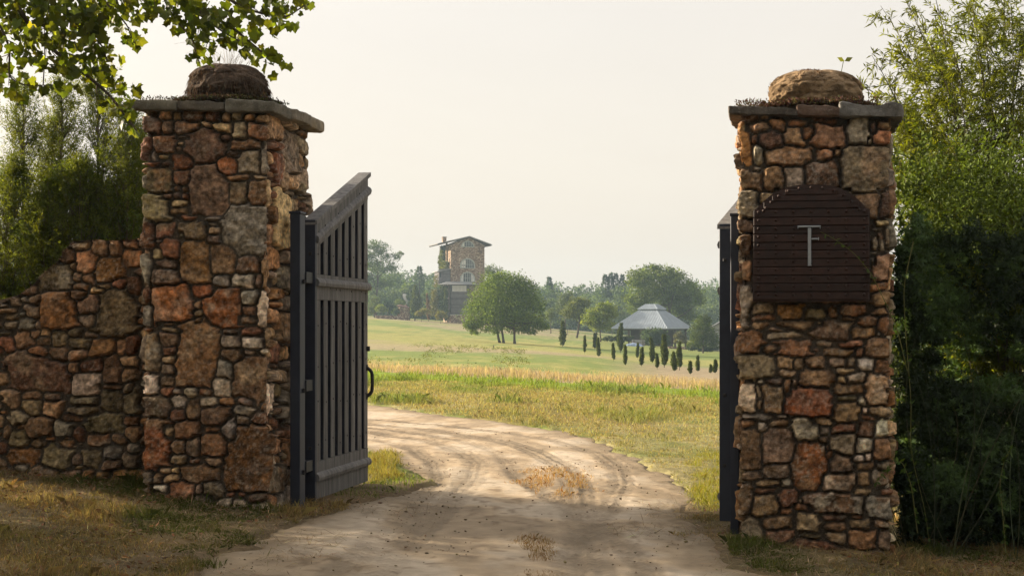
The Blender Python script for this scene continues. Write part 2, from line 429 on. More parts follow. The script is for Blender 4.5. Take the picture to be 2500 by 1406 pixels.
def fill_stones(st, S, Ht, seed, rmin=.035, rmax=.12, n=9000, wrap=True, asp=1.35):
    """random smaller stones into whatever the listed ones leave bare"""
    r = np.random.default_rng(seed); A = [list(x[:4]) for x in st]; out = list(st)
    keys = ['br', 'rb', 'tb', 'tn', 'gb', 'gr', 'rd', 'pu', 'ob', 'or', 'wg', 'db', 'gt', 'ol']
    for k in range(n):
        f = (1 - k / n) ** 1.6; hh = rmin * .7 + (rmax - rmin * .7) * f * r.uniform(.55, 1.0); ww = hh * r.uniform(.8, asp * 1.5)
        if r.random() < .45: hh *= .5; ww *= 1.25
        x = r.uniform(0, S); z = r.uniform(-.02, Ht)
        B = np.array(A) if len(A) else np.zeros((0, 4))
        if len(B):
            dx = np.abs(B[:, 0] - x); 
            if wrap: dx = np.minimum(dx, S - dx)
            dz = np.abs(B[:, 1] - z)
            ox = dx - (B[:, 2] + ww) * .93; oz = dz - (B[:, 3] + hh) * .93
            if ((ox < 0) & (oz < 0)).any(): continue
        A.append([x, z, ww, hh]); out.append((x, z, ww, hh, keys[r.integers(len(keys))]))
    return out
def stone_field(st, S, Ht, ns, nz, seed, wrap=True, depth=.078):
    r = np.random.default_rng(seed)
    s = np.linspace(0, S, ns, endpoint=not wrap); z = np.linspace(0, Ht, nz)
    SS, ZZ = np.meshgrid(s, z, indexing='ij')
    wx = .022 * (fbm(SS * 9, ZZ * 9, seed, 3) - .5) * 2; wz = .022 * (fbm(SS * 9 + 40, ZZ * 9, seed + 1, 3) - .5) * 2
    d1 = np.full(SS.shape, 9.0); d2 = np.full(SS.shape, 9.0); own = np.full(SS.shape, -1); g1 = np.full(SS.shape, .1); g2 = np.full(SS.shape, .1)
    N = len(st); rot = r.normal(0, .07, N); ex = r.uniform(3.0, 7.0, N)
    ca = (r.integers(0, 4, (N, 3)) * 90 + 45 + r.normal(0, 24, (N, 3))) * np.pi / 180; cc_ = r.uniform(.90, 1.30, (N, 3))
    for i, (cx, cz, a, b, k) in enumerate(st):
        if a > .2 or b > .2: ex[i] = r.uniform(2.6, 4.5)
        Rr = 2.2
        for off in ((0, -S, S) if wrap else (0,)):
            i0 = np.searchsorted(s, cx + off - a * Rr - .03); i1 = np.searchsorted(s, cx + off + a * Rr + .03)
            j0 = np.searchsorted(z, cz - b * Rr - .03); j1 = np.searchsorted(z, cz + b * Rr + .03)
            if i1 <= i0 or j1 <= j0: continue
            sl_ = (slice(i0, i1), slice(j0, j1))
            x = SS[sl_] + wx[sl_] - cx - off; y = ZZ[sl_] + wz[sl_] - cz
            c, sn = math.cos(rot[i]), math.sin(rot[i]); xr = (x * c + y * sn) / a; yr = (-x * sn + y * c) / b
            d = (np.abs(xr) ** ex[i] + np.abs(yr) ** ex[i]) ** (1 / ex[i]); gm = 1 / min(a, b)
            for q in range(3): d = np.maximum(d, (xr * math.cos(ca[i, q]) + yr * math.sin(ca[i, q])) / cc_[i, q])
            D1 = d1[sl_]; D2 = d2[sl_]; O = own[sl_]; G1 = g1[sl_]; G2 = g2[sl_]
            better = d < D1; second = (~better) & (d < D2)
            D2[better] = D1[better]; G2[better] = G1[better]; D1[better] = d[better]; O[better] = i; G1[better] = gm
            D2[second] = d[second]; G2[second] = gm
    e = (d2 - d1) / (g1 + g2 + 1e-6)
    e = np.minimum(e, (1.40 - d1) / g1)             # metres to the edge of the stone
    gap = .008
    t = np.clip((e - gap) / .030, 0, 1.6)
    body = np.clip((e - gap) / .012, 0, 1) ** .6
    lv = r.uniform(.50, 1.25, N + 1); tx = r.normal(0, .16, N + 1); tz = r.normal(0, .16, N + 1)
    cxs = np.array([q[0] for q in st] + [0]); czs = np.array([q[1] for q in st] + [0])
    dxx = SS - cxs[own]
    if wrap: dxx = (dxx + S / 2) % S - S / 2
    h = depth * body * lv[own] + body * (tx[own] * dxx + tz[own] * (ZZ - czs[own])) * .6 + .004 * body * np.clip(1 - d1 ** 2, 0, 1)
    rg = fbm(SS * 16 + own * 3.1, ZZ * 16 + own * 1.7, seed + 5, 4) - .5; rg2 = fbm(SS * 45 + own, ZZ * 45, seed + 6, 2) - .5
    facet = np.abs(fbm(SS * 6 + own * 7.3, ZZ * 6 + own * 2.9, seed + 9, 2) - .5)
    rid = np.abs(fbm(SS * 11 + own * 2.3, ZZ * 11 + own * 4.1, seed + 12, 3) - .5)
    h += body * (.022 * rg + .012 * rg2 - .060 * facet - .030 * rid)
    h = np.where(e > gap, h, .004 * rg)
    col = np.array([PAL[q[4]] for q in st] + [(.15, .115, .08)])
    jit = np.exp(r.normal(0, .27, (N + 1, 1))) * np.exp(r.normal(0, .03, (N + 1, 3)))
    col = (col * jit) * np.array([1.2, 1.08, .95]); base = col[own]
    alt = np.array([(.25, .115, .05), (.36, .31, .23), (.14, .10, .075), (.33, .24, .14), (.12, .09, .05)])[r.integers(0, 5, N + 1)][own]
    n1 = fbm(SS * 7 + own * 5.7, ZZ * 7 + own * 3.3, seed + 7, 5, .6); n2 = fbm(SS * 30 + own, ZZ * 30, seed + 8, 3)
    amt = r.uniform(.15, .75, N + 1)[own]
    c = base + (alt - base) * (sstep(.46, .66, n1) * amt)[..., None]
    n4 = fbm(SS * 14 + own * 1.3, ZZ * 14 + own * 2.9, seed + 17, 4)
    c = c * (.10 + 1.8 * n2)[..., None] * (.5 + 1.0 * n1)[..., None] * (.45 + 1.1 * n4)[..., None]
    sp = sstep(.60, .70, fbm(SS * 55, ZZ * 55, seed + 13, 2)) * .5; c = c + (np.array([.48, .42, .34]) - c) * (sp * amt)[..., None]
    mort = np.array([.075, .058, .042]) * (.6 + .8 * fbm(SS * 12, ZZ * 12, seed + 11, 3))[..., None]
    m = sstep(gap + .004, gap - .002, e)[..., None]
    return h, c + (mort - c) * m
m_stone = rough_mat('fieldstone', scale=30, var=(.50, 1.52), rough=.9, bump=1.0, bscale=120, bdist=.008, spec=.22, fine=(.55, .49, .40, .42))

T4 = (320, 150, 2.556); TW = (0, 560, 1.953); T7 = (1740, 130, 2.231); T8 = (1740, 740, 2.1104)
LF = """50 300 150 350,150 305 240 372 br,245 312 305 375 tn,300 305 440 375 db,440 305 550 372 rd,548 303 605 368 tn,605 303 682 360 gt,682 312 762 358 or,765 312 920 375 br,45 352 182 458 db,185 375 252 460 pk,258 375 415 460 rb,418 360 500 408 tn,502 365 615 432 tn,622 362 715 468 gb,712 368 858 470 rb,50 458 130 480 db,125 465 272 575 db,272 468 350 495 br,278 500 322 532 tn,305 410 580 635 db,545 440 612 490 db,600 478 800 540 or,800 475 905 692 gr,48 485 120 622 db,85 568 140 630 gr,145 585 215 615 tn,50 630 165 668 rd,168 630 240 665 db,220 575 370 682 ru,270 530 310 565 br,580 540 660 585 db,532 590 645 690 ru,645 545 780 688 gb,48 672 242 822 ol,245 685 352 768 rd,350 640 592 962 pu,568 690 722 738 or,735 692 860 725 tn,712 732 848 882 rb,595 735 705 885 gb,250 778 300 815,300 780 350 820,855 730 930 890 tn,185 828 245 870 pu,245 825 300 865 pu,300 828 358 872 rd,45 842 222 1005 ol,220 868 345 915 tn,228 922 338 960 br,545 885 870 1205 gr,415 965 560 1000 gr,300 962 412 995 rd,38 1008 130 1190 rd,130 1012 260 1102 rd,262 1000 448 1120 ol,440 1003 530 1025 gr,455 1032 538 1072 tn,455 1075 550 1130 pu,265 1065 312 1115 gr,182 1108 298 1230 rd,130 1112 180 1135 gr,280 1118 478 1382 ob,470 1135 638 1330 br,640 1210 785 1315 pu,105 1185 178 1240 tn,150 1235 278 1305 pu,38 1200 105 1385 gr,120 1295 285 1400 br,805 1205 925 1400 tb,500 1330 605 1405 gr,608 1318 750 1405 wh,750 1320 805 1400 pu"""
LF2 = """710 268 918 440 ru,890 265 1015 330 ru,960 280 1140 460 ru,660 275 715 360 rd,650 365 722 455 gr,1140 290 1225 355 gr,1140 360 1215 410 pu,1215 305 1310 460 wg,915 340 955 380,912 380 955 412 tn,912 415 955 445,655 460 725 490 rd,755 462 845 490 tn,755 492 842 555 pu,755 560 830 600 rd,755 604 830 640 tn,755 643 828 688 gb,655 493 748 680 br,825 440 1035 755 or,1040 468 1130 502,1040 503 1138 570 wg,1135 470 1245 508 rb,1148 500 1255 560 wh,1130 415 1212 450,1258 465 1318 568 tn,1040 570 1155 648 br,1220 568 1300 600 wh,1020 610 1105 715 gr,1140 570 1215 598 pu,1090 598 1300 830 br,655 685 745 795 wh,748 700 815 748 pu,760 752 820 795 rd,820 750 865 785 gr,868 755 925 808 gb,1000 708 1088 795 wg,928 760 1000 800 rd,655 797 800 900 pu,805 788 878 852 wv,805 855 868 910 rd,870 810 940 915 br,940 795 1025 855 wg,1030 797 1105 840 or,945 842 1078 938 db,1110 840 1208 890 gr,1112 800 1200 840 pu,1235 830 1300 868 or,1185 868 1300 930 rb,650 905 812 1145 ru,820 918 940 1002 rb,752 928 815 1000 tn,950 932 1040 965 or,1045 908 1130 1015 wv,1112 893 1182 940 pu,950 970 1088 1085 rb,875 990 945 1088 db,805 998 872 1070 br,795 1075 880 1122 tn,885 1088 945 1120 db,965 1085 1050 1128 tn,1060 935 1300 1255 ob,850 1120 1030 1208 br,742 1130 805 1168 tn,805 1135 845 1165 tn,655 1152 718 1222 gt,720 1165 765 1215,760 1168 845 1208 tn,712 1215 788 1250 wh,790 1203 915 1305 rd,650 1225 710 1265,955 1205 1045 1285 gb,918 1220 958 1260 pu,918 1262 1000 1312 gb,1055 1255 1105 1280 rd,1115 1255 1160 1280 rd,1165 1260 1305 1298 db,1025 1282 1090 1330 wg,1092 1290 1165 1345 wg,1200 1298 1325 1360 gt,720 1255 790 1290"""
LS = """925 780 995 1190 tn,985 415 1075 680 gb,1060 560 1115 655 tb,955 580 998 660 gt,955 660 998 795 tn,880 1160 955 1290 or,1080 650 1145 765 gb,905 550 952 735 rd,1000 690 1060 785 tb,1000 790 1058 840 gb,1005 840 1050 930 tn,1060 745 1100 820 gt"""
WL = """335 55 425 95 tn,425 55 505 130,505 52 575 128 tb,575 50 655 88 rd,345 98 455 208 rb,275 100 340 165,430 135 572 248 ob,570 88 655 188 rb,320 155 358 195 tn,385 215 440 262 pk,340 200 382 250,170 165 335 300 ol,525 232 590 282 rd,445 252 522 288 tn,330 258 412 292,412 275 490 308 tn,190 295 355 480 ob,320 290 400 345,358 310 470 402 pk,445 285 640 520 ol,600 225 655 320,130 310 195 358,110 360 185 420 gb,355 408 440 458 gb,80 265 165 320 br,40 325 85 360 gb,75 395 110 420 gr,80 420 150 490 gr,0 435 65 465 gb,5 400 70 430 ol,155 440 190 475 pk,180 470 230 510 tb,125 480 175 525 tn,45 490 155 575,0 510 55 595 rd,160 512 228 558,232 478 305 558 ol,308 518 420 572 ol,415 515 540 605 ob,545 525 588 598 rb,590 510 655 600 rd,385 488 455 520 br,118 560 212 612 rb,215 560 318 638 br,320 570 405 628 rb,20 590 310 765 db,375 612 478 680 rd,478 610 560 735 br,560 600 655 655 tb,575 660 655 722 br,340 685 468 788 wg,315 630 365 680 br,470 735 570 762,578 735 622 780 gb,0 768 82 850 pk,88 768 180 815 br,190 780 270 820 db,330 795 465 840 ol,470 768 575 865 ol,580 765 655 885 ol,78 820 185 885 ol,188 820 285 895 tb,320 840 460 890 ol,28 860 120 930 gb,120 890 240 985 br,240 918 335 990 gr,290 885 390 918 br,398 878 570 965 ol,580 890 655 940 rb,0 930 40 1005 br,32 960 120 1045 ol,338 955 390 1020 rd,395 978 510 1030 rb,515 980 595 1020 br,595 945 655 1010 br,138 1005 205 1040 br,265 1005 345 1040 tb,30 1040 172 1125 ob,180 1035 325 1140 ol,488 1030 560 1095 gr,380 1065 470 1135 ol,330 1080 380 1130 br,475 1095 570 1140 br,600 1020 655 1060 br,575 1070 650 1140 bk"""
RF1 = """170 370 320 425,320 355 410 425 rb,410 340 520 390 rb,115 370 215 625 ob,195 425 250 485 rb,252 400 382 503 db,385 380 518 495 tb,478 370 560 452 rb,520 360 725 492 br,735 335 862 472 gr,862 330 895 400 rd,898 330 990 370 db,888 372 988 462 rd,845 425 882 465 gr,215 485 285 600 gr,285 490 545 605 br,548 505 660 572 rb,660 490 700 560,688 470 990 722 gb,130 618 275 740 br,275 600 385 735 br,392 605 502 727 wg,500 568 695 715 br,210 605 280 640 br,120 740 250 895 gb,250 760 350 835 tn,750 745 910 865 tb,915 735 990 880 db,640 725 740 745 gr,870 880 992 918 tn,868 922 935 950 gr,115 898 220 982 br,118 985 218 1115 rb,855 988 900 1060 gb,900 960 945 1075 br,940 925 992 1050 gb,838 1060 895 1090 gr,865 1075 970 1235 pk,850 1095 880 1135 gr,835 1235 968 1290 rb,118 1115 155 1245,155 1120 218 1245,120 1248 215 1500 gr,865 1280 978 1400 tb,300 770 560 1000 br,560 770 760 1000 rb,230 1000 500 1200 br,500 1000 830 1230 br,230 1200 500 1330 db,520 1230 830 1340 rb"""
RF2 = """190 0 320 55 br,330 0 465 85 ob,462 28 590 90 ol,590 15 650 70 rb,650 0 790 65 rb,650 68 740 95 rb,750 58 848 125 pu,850 68 915 175 rb,815 0 918 65 br,190 60 330 90 rb,205 98 305 135 rb,322 90 528 132 br,530 92 570 118 tn,260 118 385 152 tn,108 140 262 248 rb,278 148 465 195 gt,525 75 712 185 pu,715 122 842 185 rb,848 142 885 180 gr,340 182 522 278 rb,525 188 630 225 gt,640 188 785 225 rd,785 182 922 288 tb,565 222 722 275 br,735 230 780 278 rb,265 220 345 255 rb,505 230 560 255 db,118 278 328 398 gb,328 278 412 340 tn,418 285 475 345 tn,483 278 592 340 tb,578 278 685 325 gt,685 265 742 330 pu,742 280 845 348 wv,830 290 918 360 rb,330 345 432 382 tb,450 338 635 440 br,625 332 735 365 tn,640 372 690 412 tn,695 360 795 418 wv,790 362 915 525 tb,125 402 215 560 gt,228 395 268 425 wh,275 380 362 422 pu,218 420 245 490 gt,220 490 250 555 tn,250 425 365 575 br,365 390 408 475 rb,410 382 445 440 br,375 430 625 592 ru,610 412 780 475 br,630 472 755 508 ol,748 475 792 532 wh,775 530 808 575 wh,625 505 765 615 br,810 530 918 592 tb,130 565 312 602 gr,130 595 222 642 or,225 608 282 665 wh,285 605 395 642 br,320 582 390 605 wg,400 595 545 720 wg,505 588 620 632 tn,545 632 608 678 wh,612 622 742 672 rd,748 602 835 695 br,835 600 918 695 wh,760 575 850 608 rd,128 640 255 862 br,245 642 428 828 pu,405 710 592 968 ru,550 680 605 720 pu,610 680 735 778 gb,735 695 838 775 wh,835 700 920 815 rb,585 722 610 765 rb,585 765 630 812 rb,605 780 730 875 pu,718 778 790 822 wh,790 770 825 818 wh,740 822 830 870 tn,840 820 918 870 gb,265 818 405 912 br,125 865 245 922 pu,548 875 740 972 tn,745 870 810 950 tb,805 870 895 940 br,222 912 345 950 tn,352 915 415 962 gr,125 925 200 1100 br,205 955 330 985 rb,330 950 435 1058 rd,720 945 820 992 tn,470 975 780 1082 br,785 985 920 1120 gr,205 985 340 1098 br,415 1040 510 1080 rb,345 1058 412 1100 rb,440 1005 465 1040 tn,125 1105 265 1215 gb,245 1098 425 1165 br,428 1085 562 1185 tn,560 1082 705 1130 db,710 1085 780 1115 rb,702 1115 820 1170 tn,820 1120 925 1165 gb,568 1135 710 1182 br,275 1168 410 1240 db,450 1180 570 1215 ol,572 1178 698 1255 br,390 1215 695 1300 rd,698 1172 840 1272 rb,858 1180 940 1290 gb,760 1270 930 1340 tb,700 1270 760 1310 br"""

def pillar(name, O, w, dp, zb, zt, stones, seed, label, res=.0105, tilt=(0, 0)):
    """O = front left corner at the ground, front along E_, depth along D_"""
    Ht = zt - zb; S = 2 * (w + dp)
    st = fill_stones(stones, S, Ht, seed, rmax=.15)
    ns = int(S / res); nz = int(Ht / res)
    h, col = stone_field(st, S, Ht, ns, nz, seed)
    s = np.linspace(0, S, ns, endpoint=False); z = np.linspace(0, Ht, nz)
    cr = np.array([O, O + E_ * w, O + E_ * w + D_ * dp, O + D_ * dp]); ed = [E_, D_, -E_, -D_]; nr = [-D_, E_, D_, -E_]; ln = [w, dp, w, dp]
    P = np.zeros((ns, 2)); N = np.zeros((ns, 2)); a = 0
    for k in range(4):
        m = (s >= a) & (s < a + ln[k] - 1e-9 if k < 3 else s >= a); t = s[m] - a
        P[m] = cr[k] + np.outer(t, ed[k]); q = np.tile(nr[k], (m.sum(), 1)); rr = .05
        c0 = np.clip((rr - t) / rr, 0, 1)[:, None]; c1 = np.clip((t - (ln[k] - rr)) / rr, 0, 1)[:, None]
        q = q + np.array(nr[(k - 1) % 4]) * c0 + np.array(nr[(k + 1) % 4]) * c1
        N[m] = q; a += ln[k]
        P[m] -= ((np.array(nr[(k - 1) % 4]) + nr[k]) * (c0 ** 2) + (np.array(nr[(k + 1) % 4]) + nr[k]) * (c1 ** 2)) * .016
    hh = h - .076
    XY = P[:, None, :] + N[:, None, :] * hh[..., None]
    V = np.concatenate([XY, np.broadcast_to((zb + z)[None, :, None], (ns, nz, 1))], -1)
    V[..., 2] += .008 * (fbm(s[:, None] * 7, z[None, :] * 7, seed + 30, 2) - .5)
    al = ((V[..., :2] - O) @ E_) / w; V[..., 2] += lerp(tilt[0], tilt[1], al) * np.clip((V[..., 2] - 1.5) / (zt - 1.5), 0, 1)
    ii = np.arange(ns * nz).reshape(ns, nz); jj = np.roll(ii, -1, 0)
    Fq = np.stack([ii[:, :-1], jj[:, :-1], jj[:, 1:], ii[:, 1:]], -1).reshape(-1, 4)
    ctr = O + E_ * w / 2 + D_ * dp / 2
    root = thing(name, (ctr[0], ctr[1], zb + .3), label, 'pillar', 'stone gate pillars')
    mb = MB(); mb.add(V.reshape(-1, 3), Fq, col.reshape(-1, 3)); mb.build('masonry', m_stone, root, smooth=False)
    return root, ctr

def rough_block(mb, lo, hi, fr, seed, col, res=.03, amp=.02, rnd=.03, chip=.0):
    """a worn slab: a box with rounded, uneven edges; fr maps local -> world"""
    lo = np.array(lo, float); hi = np.array(hi, float); c = (lo + hi) / 2; hs = (hi - lo) / 2
    n = np.maximum(2, np.ceil(2 * hs / res).astype(int))
    for ax in range(3):
        o = [i for i in range(3) if i != ax]
        for sg in (-1, 1):
            a = np.linspace(-1, 1, n[o[0]] + 1); b = np.linspace(-1, 1, n[o[1]] + 1); A, B = np.meshgrid(a, b, indexing='ij')
            p = np.zeros(A.shape + (3,)); p[..., ax] = sg * hs[ax]; p[..., o[0]] = A * hs[o[0]]; p[..., o[1]] = B * hs[o[1]]
            q = np.clip(p, -(hs - rnd), hs - rnd); d = p - q; L = np.linalg.norm(d, axis=-1, keepdims=True)
            nd_ = d / (L + 1e-9); p2 = q + nd_ * np.minimum(L, rnd)
            k = amp * 2
            disp = k * (fbm(p2[..., 0] * 5 + seed + p2[..., 2] * 3.7, p2[..., 1] * 5 + seed * 1.7 + p2[..., 2] * 4.1, seed, 4) - .5) + k * .8 * (fbm(p2[..., 0] * 1.8 + seed * 3, p2[..., 1] * 1.8 + p2[..., 2] * 6, seed + 3, 2) - .5) + k * .5 * (fbm(p2[..., 0] * 22 + seed, p2[..., 1] * 22 + p2[..., 2] * 30, seed + 5, 3) - .5)
            p2 = p2 + nd_ * disp[..., None]
            cc = np.array(col) * (.6 + .8 * fbm(p2[..., 0] * 8 + seed, p2[..., 1] * 8 + p2[..., 2] * 9, seed + 1, 4))[..., None]
            ii = np.arange(A.size).reshape(A.shape)
            Fq = np.stack([ii[:-1, :-1], ii[1:, :-1], ii[1:, 1:], ii[:-1, 1:]], -1).reshape(-1, 4)
            flip = (sg > 0) if ax != 1 else (sg < 0)
            mb.add(fr((p2 + c).reshape(-1, 3)), Fq if flip else Fq[:, ::-1], cc.reshape(-1, 3))
def frame2(O, z, tilt=(0, 0), w=1.0):
    return lambda V: np.stack([O[0] + V[:, 0] * E_[0] + V[:, 1] * D_[0], O[1] + V[:, 0] * E_[1] + V[:, 1] * D_[1], z + V[:, 2] + lerp(tilt[0], tilt[1], V[:, 0] / w)], 1)

# left pillar
LW, LD = 1.19, 1.27; PL = np.array([-2.08, 14.1]) - E_ * LW; LZB, LZT = -.30, 3.46
stL = parse(LF, T4, PL, E_, LZB) + parse(LF2, TW, PL, E_, LZB) + parse(LS, T4, PL + E_ * LW, D_, LZB, LW)
pl, ctrL = pillar('stone_pillar', PL, LW, LD, LZB, LZT, stL, 101, 'square fieldstone pillar joined to the low stone wall, dark turf-topped boulder on it', tilt=(.028, -.026))
m_cap = rough_mat('cap_stone', scale=9, var=(.6, 1.3), rough=.92, bump=.9, bscale=60, bdist=.012, spec=.15, fine=(.34, .31, .25, .5))
frL = frame2(PL, 0, (.028, -.026), LW)
_cs = [(-.055, .36, -.055, .62, 3.458, 3.54, (.135, .12, .088)), (.365, .80, -.065, .60, 3.46, 3.545, (.105, .09, .07)), (.805, 1.25, -.06, .42, 3.455, 3.555, (.155, .14, .11)),
       (.70, 1.29, .43, .90, 3.455, 3.56, (.22, .19, .145)), (.62, 1.275, .905, 1.35, 3.45, 3.55, (.24, .20, .145)), (-.07, .62, .62, 1.34, 3.455, 3.54, (.17, .15, .12))]
for i, (a, b, c, d, e, f, col) in enumerate(_cs):
    mb = MB(); rough_block(mb, (a, c, e - .0), (b, d, f), frL, 200 + i, col, amp=.017, rnd=.018, res=.02); mb.build('cap_slab', m_cap, pl, smooth=True)
# right pillar
RW, RD = 1.28, .98; QR = np.array([1.83, 13.42]); RZB, RZT = -.55, 3.335
stR = parse(RF1, T7, QR, E_, RZB) + parse(RF2, T8, QR, E_, RZB)
pr, ctrR = pillar('stone_pillar', QR, RW, RD, RZB, RZT, stR, 131, 'square fieldstone pillar carrying the dark riveted iron plaque', tilt=(.0, -.06))
frR = frame2(QR, 0, (0, -.06), RW)
_cs = [(-.06, .52, -.055, .6, 3.325, 3.40, (.10, .085, .07)), (.50, .86, -.07, .55, 3.33, 3.42, (.15, .10, .075)), (.84, 1.33, -.075, .60, 3.335, 3.44, (.16, .15, .135)), (-.05, .62, .6, 1.04, 3.325, 3.40, (.16, .13, .10)), (.62, 1.32, .6, 1.05, 3.33, 3.42, (.17, .15, .12))]
for i, (a, b, c, d, e, f, col) in enumerate(_cs):
    mb = MB(); rough_block(mb, (a, c, e), (b, d, f), frR, 240 + i, col, amp=.024, rnd=.016, res=.02); mb.build('cap_slab', m_cap, pr, smooth=True)

# low wall left of the left pillar: top steps down away from the pillar
WO = PL + D_ * .62 - E_ * 4.2; WLn = 4.2; WZB = 0.0
stW = parse(WL, TW, WO, E_, WZB)
_u = []
for (x, y) in ((655, 52), (575, 55), (340, 55), (325, 75), (300, 105), (275, 150), (225, 200), (170, 245), (130, 285), (85, 315), (40, 335), (0, 352), (-120, 372), (-500, 420)):
    _u.append(face_map(x, y, TW, WO, E_, 0))
_u = np.array(_u)[::-1]
st = fill_stones(stW, WLn, 2.7, 171, wrap=False, rmax=.13)
res = .0125; ns = int(WLn / res); nz = int(2.75 / res)
h, col = stone_field(st, WLn, 2.75, ns, nz, 171, wrap=False)
s = np.linspace(0, WLn, ns); z = np.linspace(0, 2.75, nz)
top = np.interp(s, _u[:, 0], _u[:, 1]) + .04 * (fbm(s * 6, s * 0, 90, 3) - .5)
Zc = np.minimum(z[None, :], top[:, None])
over = np.clip(z[None, :] - top[:, None], 0, None); back = np.minimum(over * 4.0, .5)
hh = np.where(over > 0, .02 * (fbm(s[:, None] * 14, z[None, :] * 14, 91, 3)), h - .076)
XY = WO[None, None, :] + E_ * s[:, None, None] + (-D_) * (hh - back)[..., None]
V = np.concatenate([XY, (Zc + WZB + np.where(over > 0, .02 * fbm(s[:, None] * 11, z[None, :] * 11, 92, 3), 0))[..., None]], -1)
ii = np.arange(ns * nz).reshape(ns, nz)
Fq = np.stack([ii[:-1, :-1], ii[1:, :-1], ii[1:, 1:], ii[:-1, 1:]], -1).reshape(-1, 4)
mb = MB(); mb.add(V.reshape(-1, 3), Fq, col.reshape(-1, 3))
B0 = WO + D_ * .5; mb.add([(*B0, 0), (*(B0 + E_ * WLn), 0), (*(B0 + E_ * WLn), 2.3), (*(B0 + E_ * (WLn * .6)), 1.9), (*B0, 1.3)], [(0, 4, 3, 2, 1)], (.15, .11, .08))
wall = tag(mb.build('stone_wall', m_stone), 'low fieldstone wall whose top steps down away from the pillar, cedars behind it', 'wall')

# boulders on the pillars
m_boulder = rough_mat('boulder_stone', scale=7, var=(.65, 1.3), rough=.95, bump=1.0, bscale=45, bdist=.02, spec=.1, fine=(.20, .13, .07, .4))
def boulder(c, rx, ry, hz, p, seed, col, flat, lab, tilt=0.0, amp=.10, strand=0.0):
    n, m = 150, 80
    th = np.linspace(0, 2 * np.pi, n, endpoint=False); ph = np.linspace(-.5, .5, m) * np.pi
    T, Pp = np.meshgrid(th, ph, indexing='ij')
    cp = np.sign(np.cos(Pp)) * np.abs(np.cos(Pp)) ** p; sp = np.sign(np.sin(Pp)) * np.abs(np.sin(Pp)) ** flat
    rr = 1 + amp * 2 * (fbm(np.cos(T) * 1.6 + 9, np.sin(T) * 1.6 + sp * 2, seed, 4) - .5) + amp * .5 * (fbm(np.cos(T) * 9 + 9, np.sin(T) * 9 + sp * 6, seed + 2, 3) - .5)
    rr = rr + .05 * (fbm(np.cos(T) * 7 + 20 + sp * 3, np.sin(T) * 7 + sp * 8, seed + 14, 3) - .5) - .05 * np.abs(fbm(np.cos(T) * 3.3 + 20 + sp, np.sin(T) * 3.3 + sp * 4, seed + 15, 3) - .5) * 2
    rr = rr - .10 * np.clip(.12 - np.abs(fbm(np.cos(T) * 2.6 + 31, np.sin(T) * 2.6 + sp * 3.2, seed + 18, 3) - .5), 0, 1) / .12 * .45 + .03 * (fbm(T * 9, sp * 14, seed + 19, 2) - .5)
    rr = rr + strand * (fbm(T * 16, sp * 2.2, seed + 4, 3) - .5)
    taper = 1 - .16 * (sp > -.2) * (sp + .2) * tilt
    X = rx * cp * np.cos(T) * rr * taper; Yv = ry * cp * np.sin(T) * rr * taper; Z = hz * (sp * (1 + amp * (fbm(np.cos(T) * 2 + 3, np.sin(T) * 2, seed + 7, 3) - .5)) + .86)
    V = np.stack([c[0] + X, c[1] + Yv, c[2] + Z], -1)
    cc = np.array(col) * (.25 + 1.5 * fbm(T * 3, sp * 4, seed + 9, 5))[..., None] * (.5 + fbm(T * 13, sp * 15, seed + 21, 3))[..., None]
    ii = np.arange(n * m).reshape(n, m); jj = np.roll(ii, -1, 0)
    Fq = np.stack([ii[:, :-1], jj[:, :-1], jj[:, 1:], ii[:, 1:]], -1).reshape(-1, 4)
    mb = MB(); mb.add(V.reshape(-1, 3), Fq, cc.reshape(-1, 3))
    return tag(mb.build('boulder', m_boulder, smooth=True), lab, 'boulder'), V
cL = PL + E_ * .71 + D_ * .55
cL = np.array([(556 - 1250) / F * 14.6, 14.6]); zL = EYE + (HOR - 240) / F * 14.6
boul_L, VBL = boulder((cL[0], cL[1], zL - .02), .37, .33, .165, .42, 301, (.085, .06, .042), .62, 'dark squat boulder draped in dead roots, dry grass on its top', tilt=1.0, amp=.10, strand=.10)
cR = np.array([(1992 - 1250) / F * 13.8, 13.8]); zR = EYE + (HOR - 262) / F * 13.8
boul_R, VBR = boulder((cR[0], cR[1], zR - .035), .40, .34, .18, .66, 311, (.24, .165, .095), .78, 'tan rounded boulder with moss, a two-leaf sprout behind it', tilt=.3, amp=.11, strand=.07)

# moss and dead litter round the boulders
m_moss = leaf_mat('moss', .15, (1.1, .8, .5), .9, .05)
def moss(name, c, rx, ry, edge, z, n, cols, lab):
    mb = MB()
    a = rng.uniform(0, 2 * np.pi, n); r = np.clip(rng.normal(1.06, .10, n), .9, 1.5)
    X = c[0] + np.cos(a) * rx * r; Y = c[1] + np.sin(a) * ry * r
    k = n // 2
    s_ = rng.uniform(0, edge[0], k); t_ = rng.uniform(-.07, edge[1], k)
    m = fbm(s_ * 3.5, t_ * 3.5, 66, 2) > .47
    X = np.concatenate([X, edge[2][0] + s_[m] * E_[0] + t_[m] * D_[0]]); Y = np.concatenate([Y, edge[2][1] + s_[m] * E_[1] + t_[m] * D_[1]])
    P = np.stack([X, Y, z + rng.uniform(0, .035, len(X)) + .03 * np.exp(-((X - c[0]) ** 2 + (Y - c[1]) ** 2) / .2) * rng.uniform(0, 1, len(X))], 1)
    col = vary(cols[0], len(P), .3); q = rng.random(len(P)) < .35; col[q] = vary(cols[1], q.sum(), .3)
    D = rand_unit(len(P)); D[:, 2] = np.abs(D[:, 2]) + .3
    leaf_quads(mb, P, D, rng.uniform(.012, .036, len(P)), .011, col)
    return tag(mb.build(name, m_moss), lab, 'moss', kind='stuff')
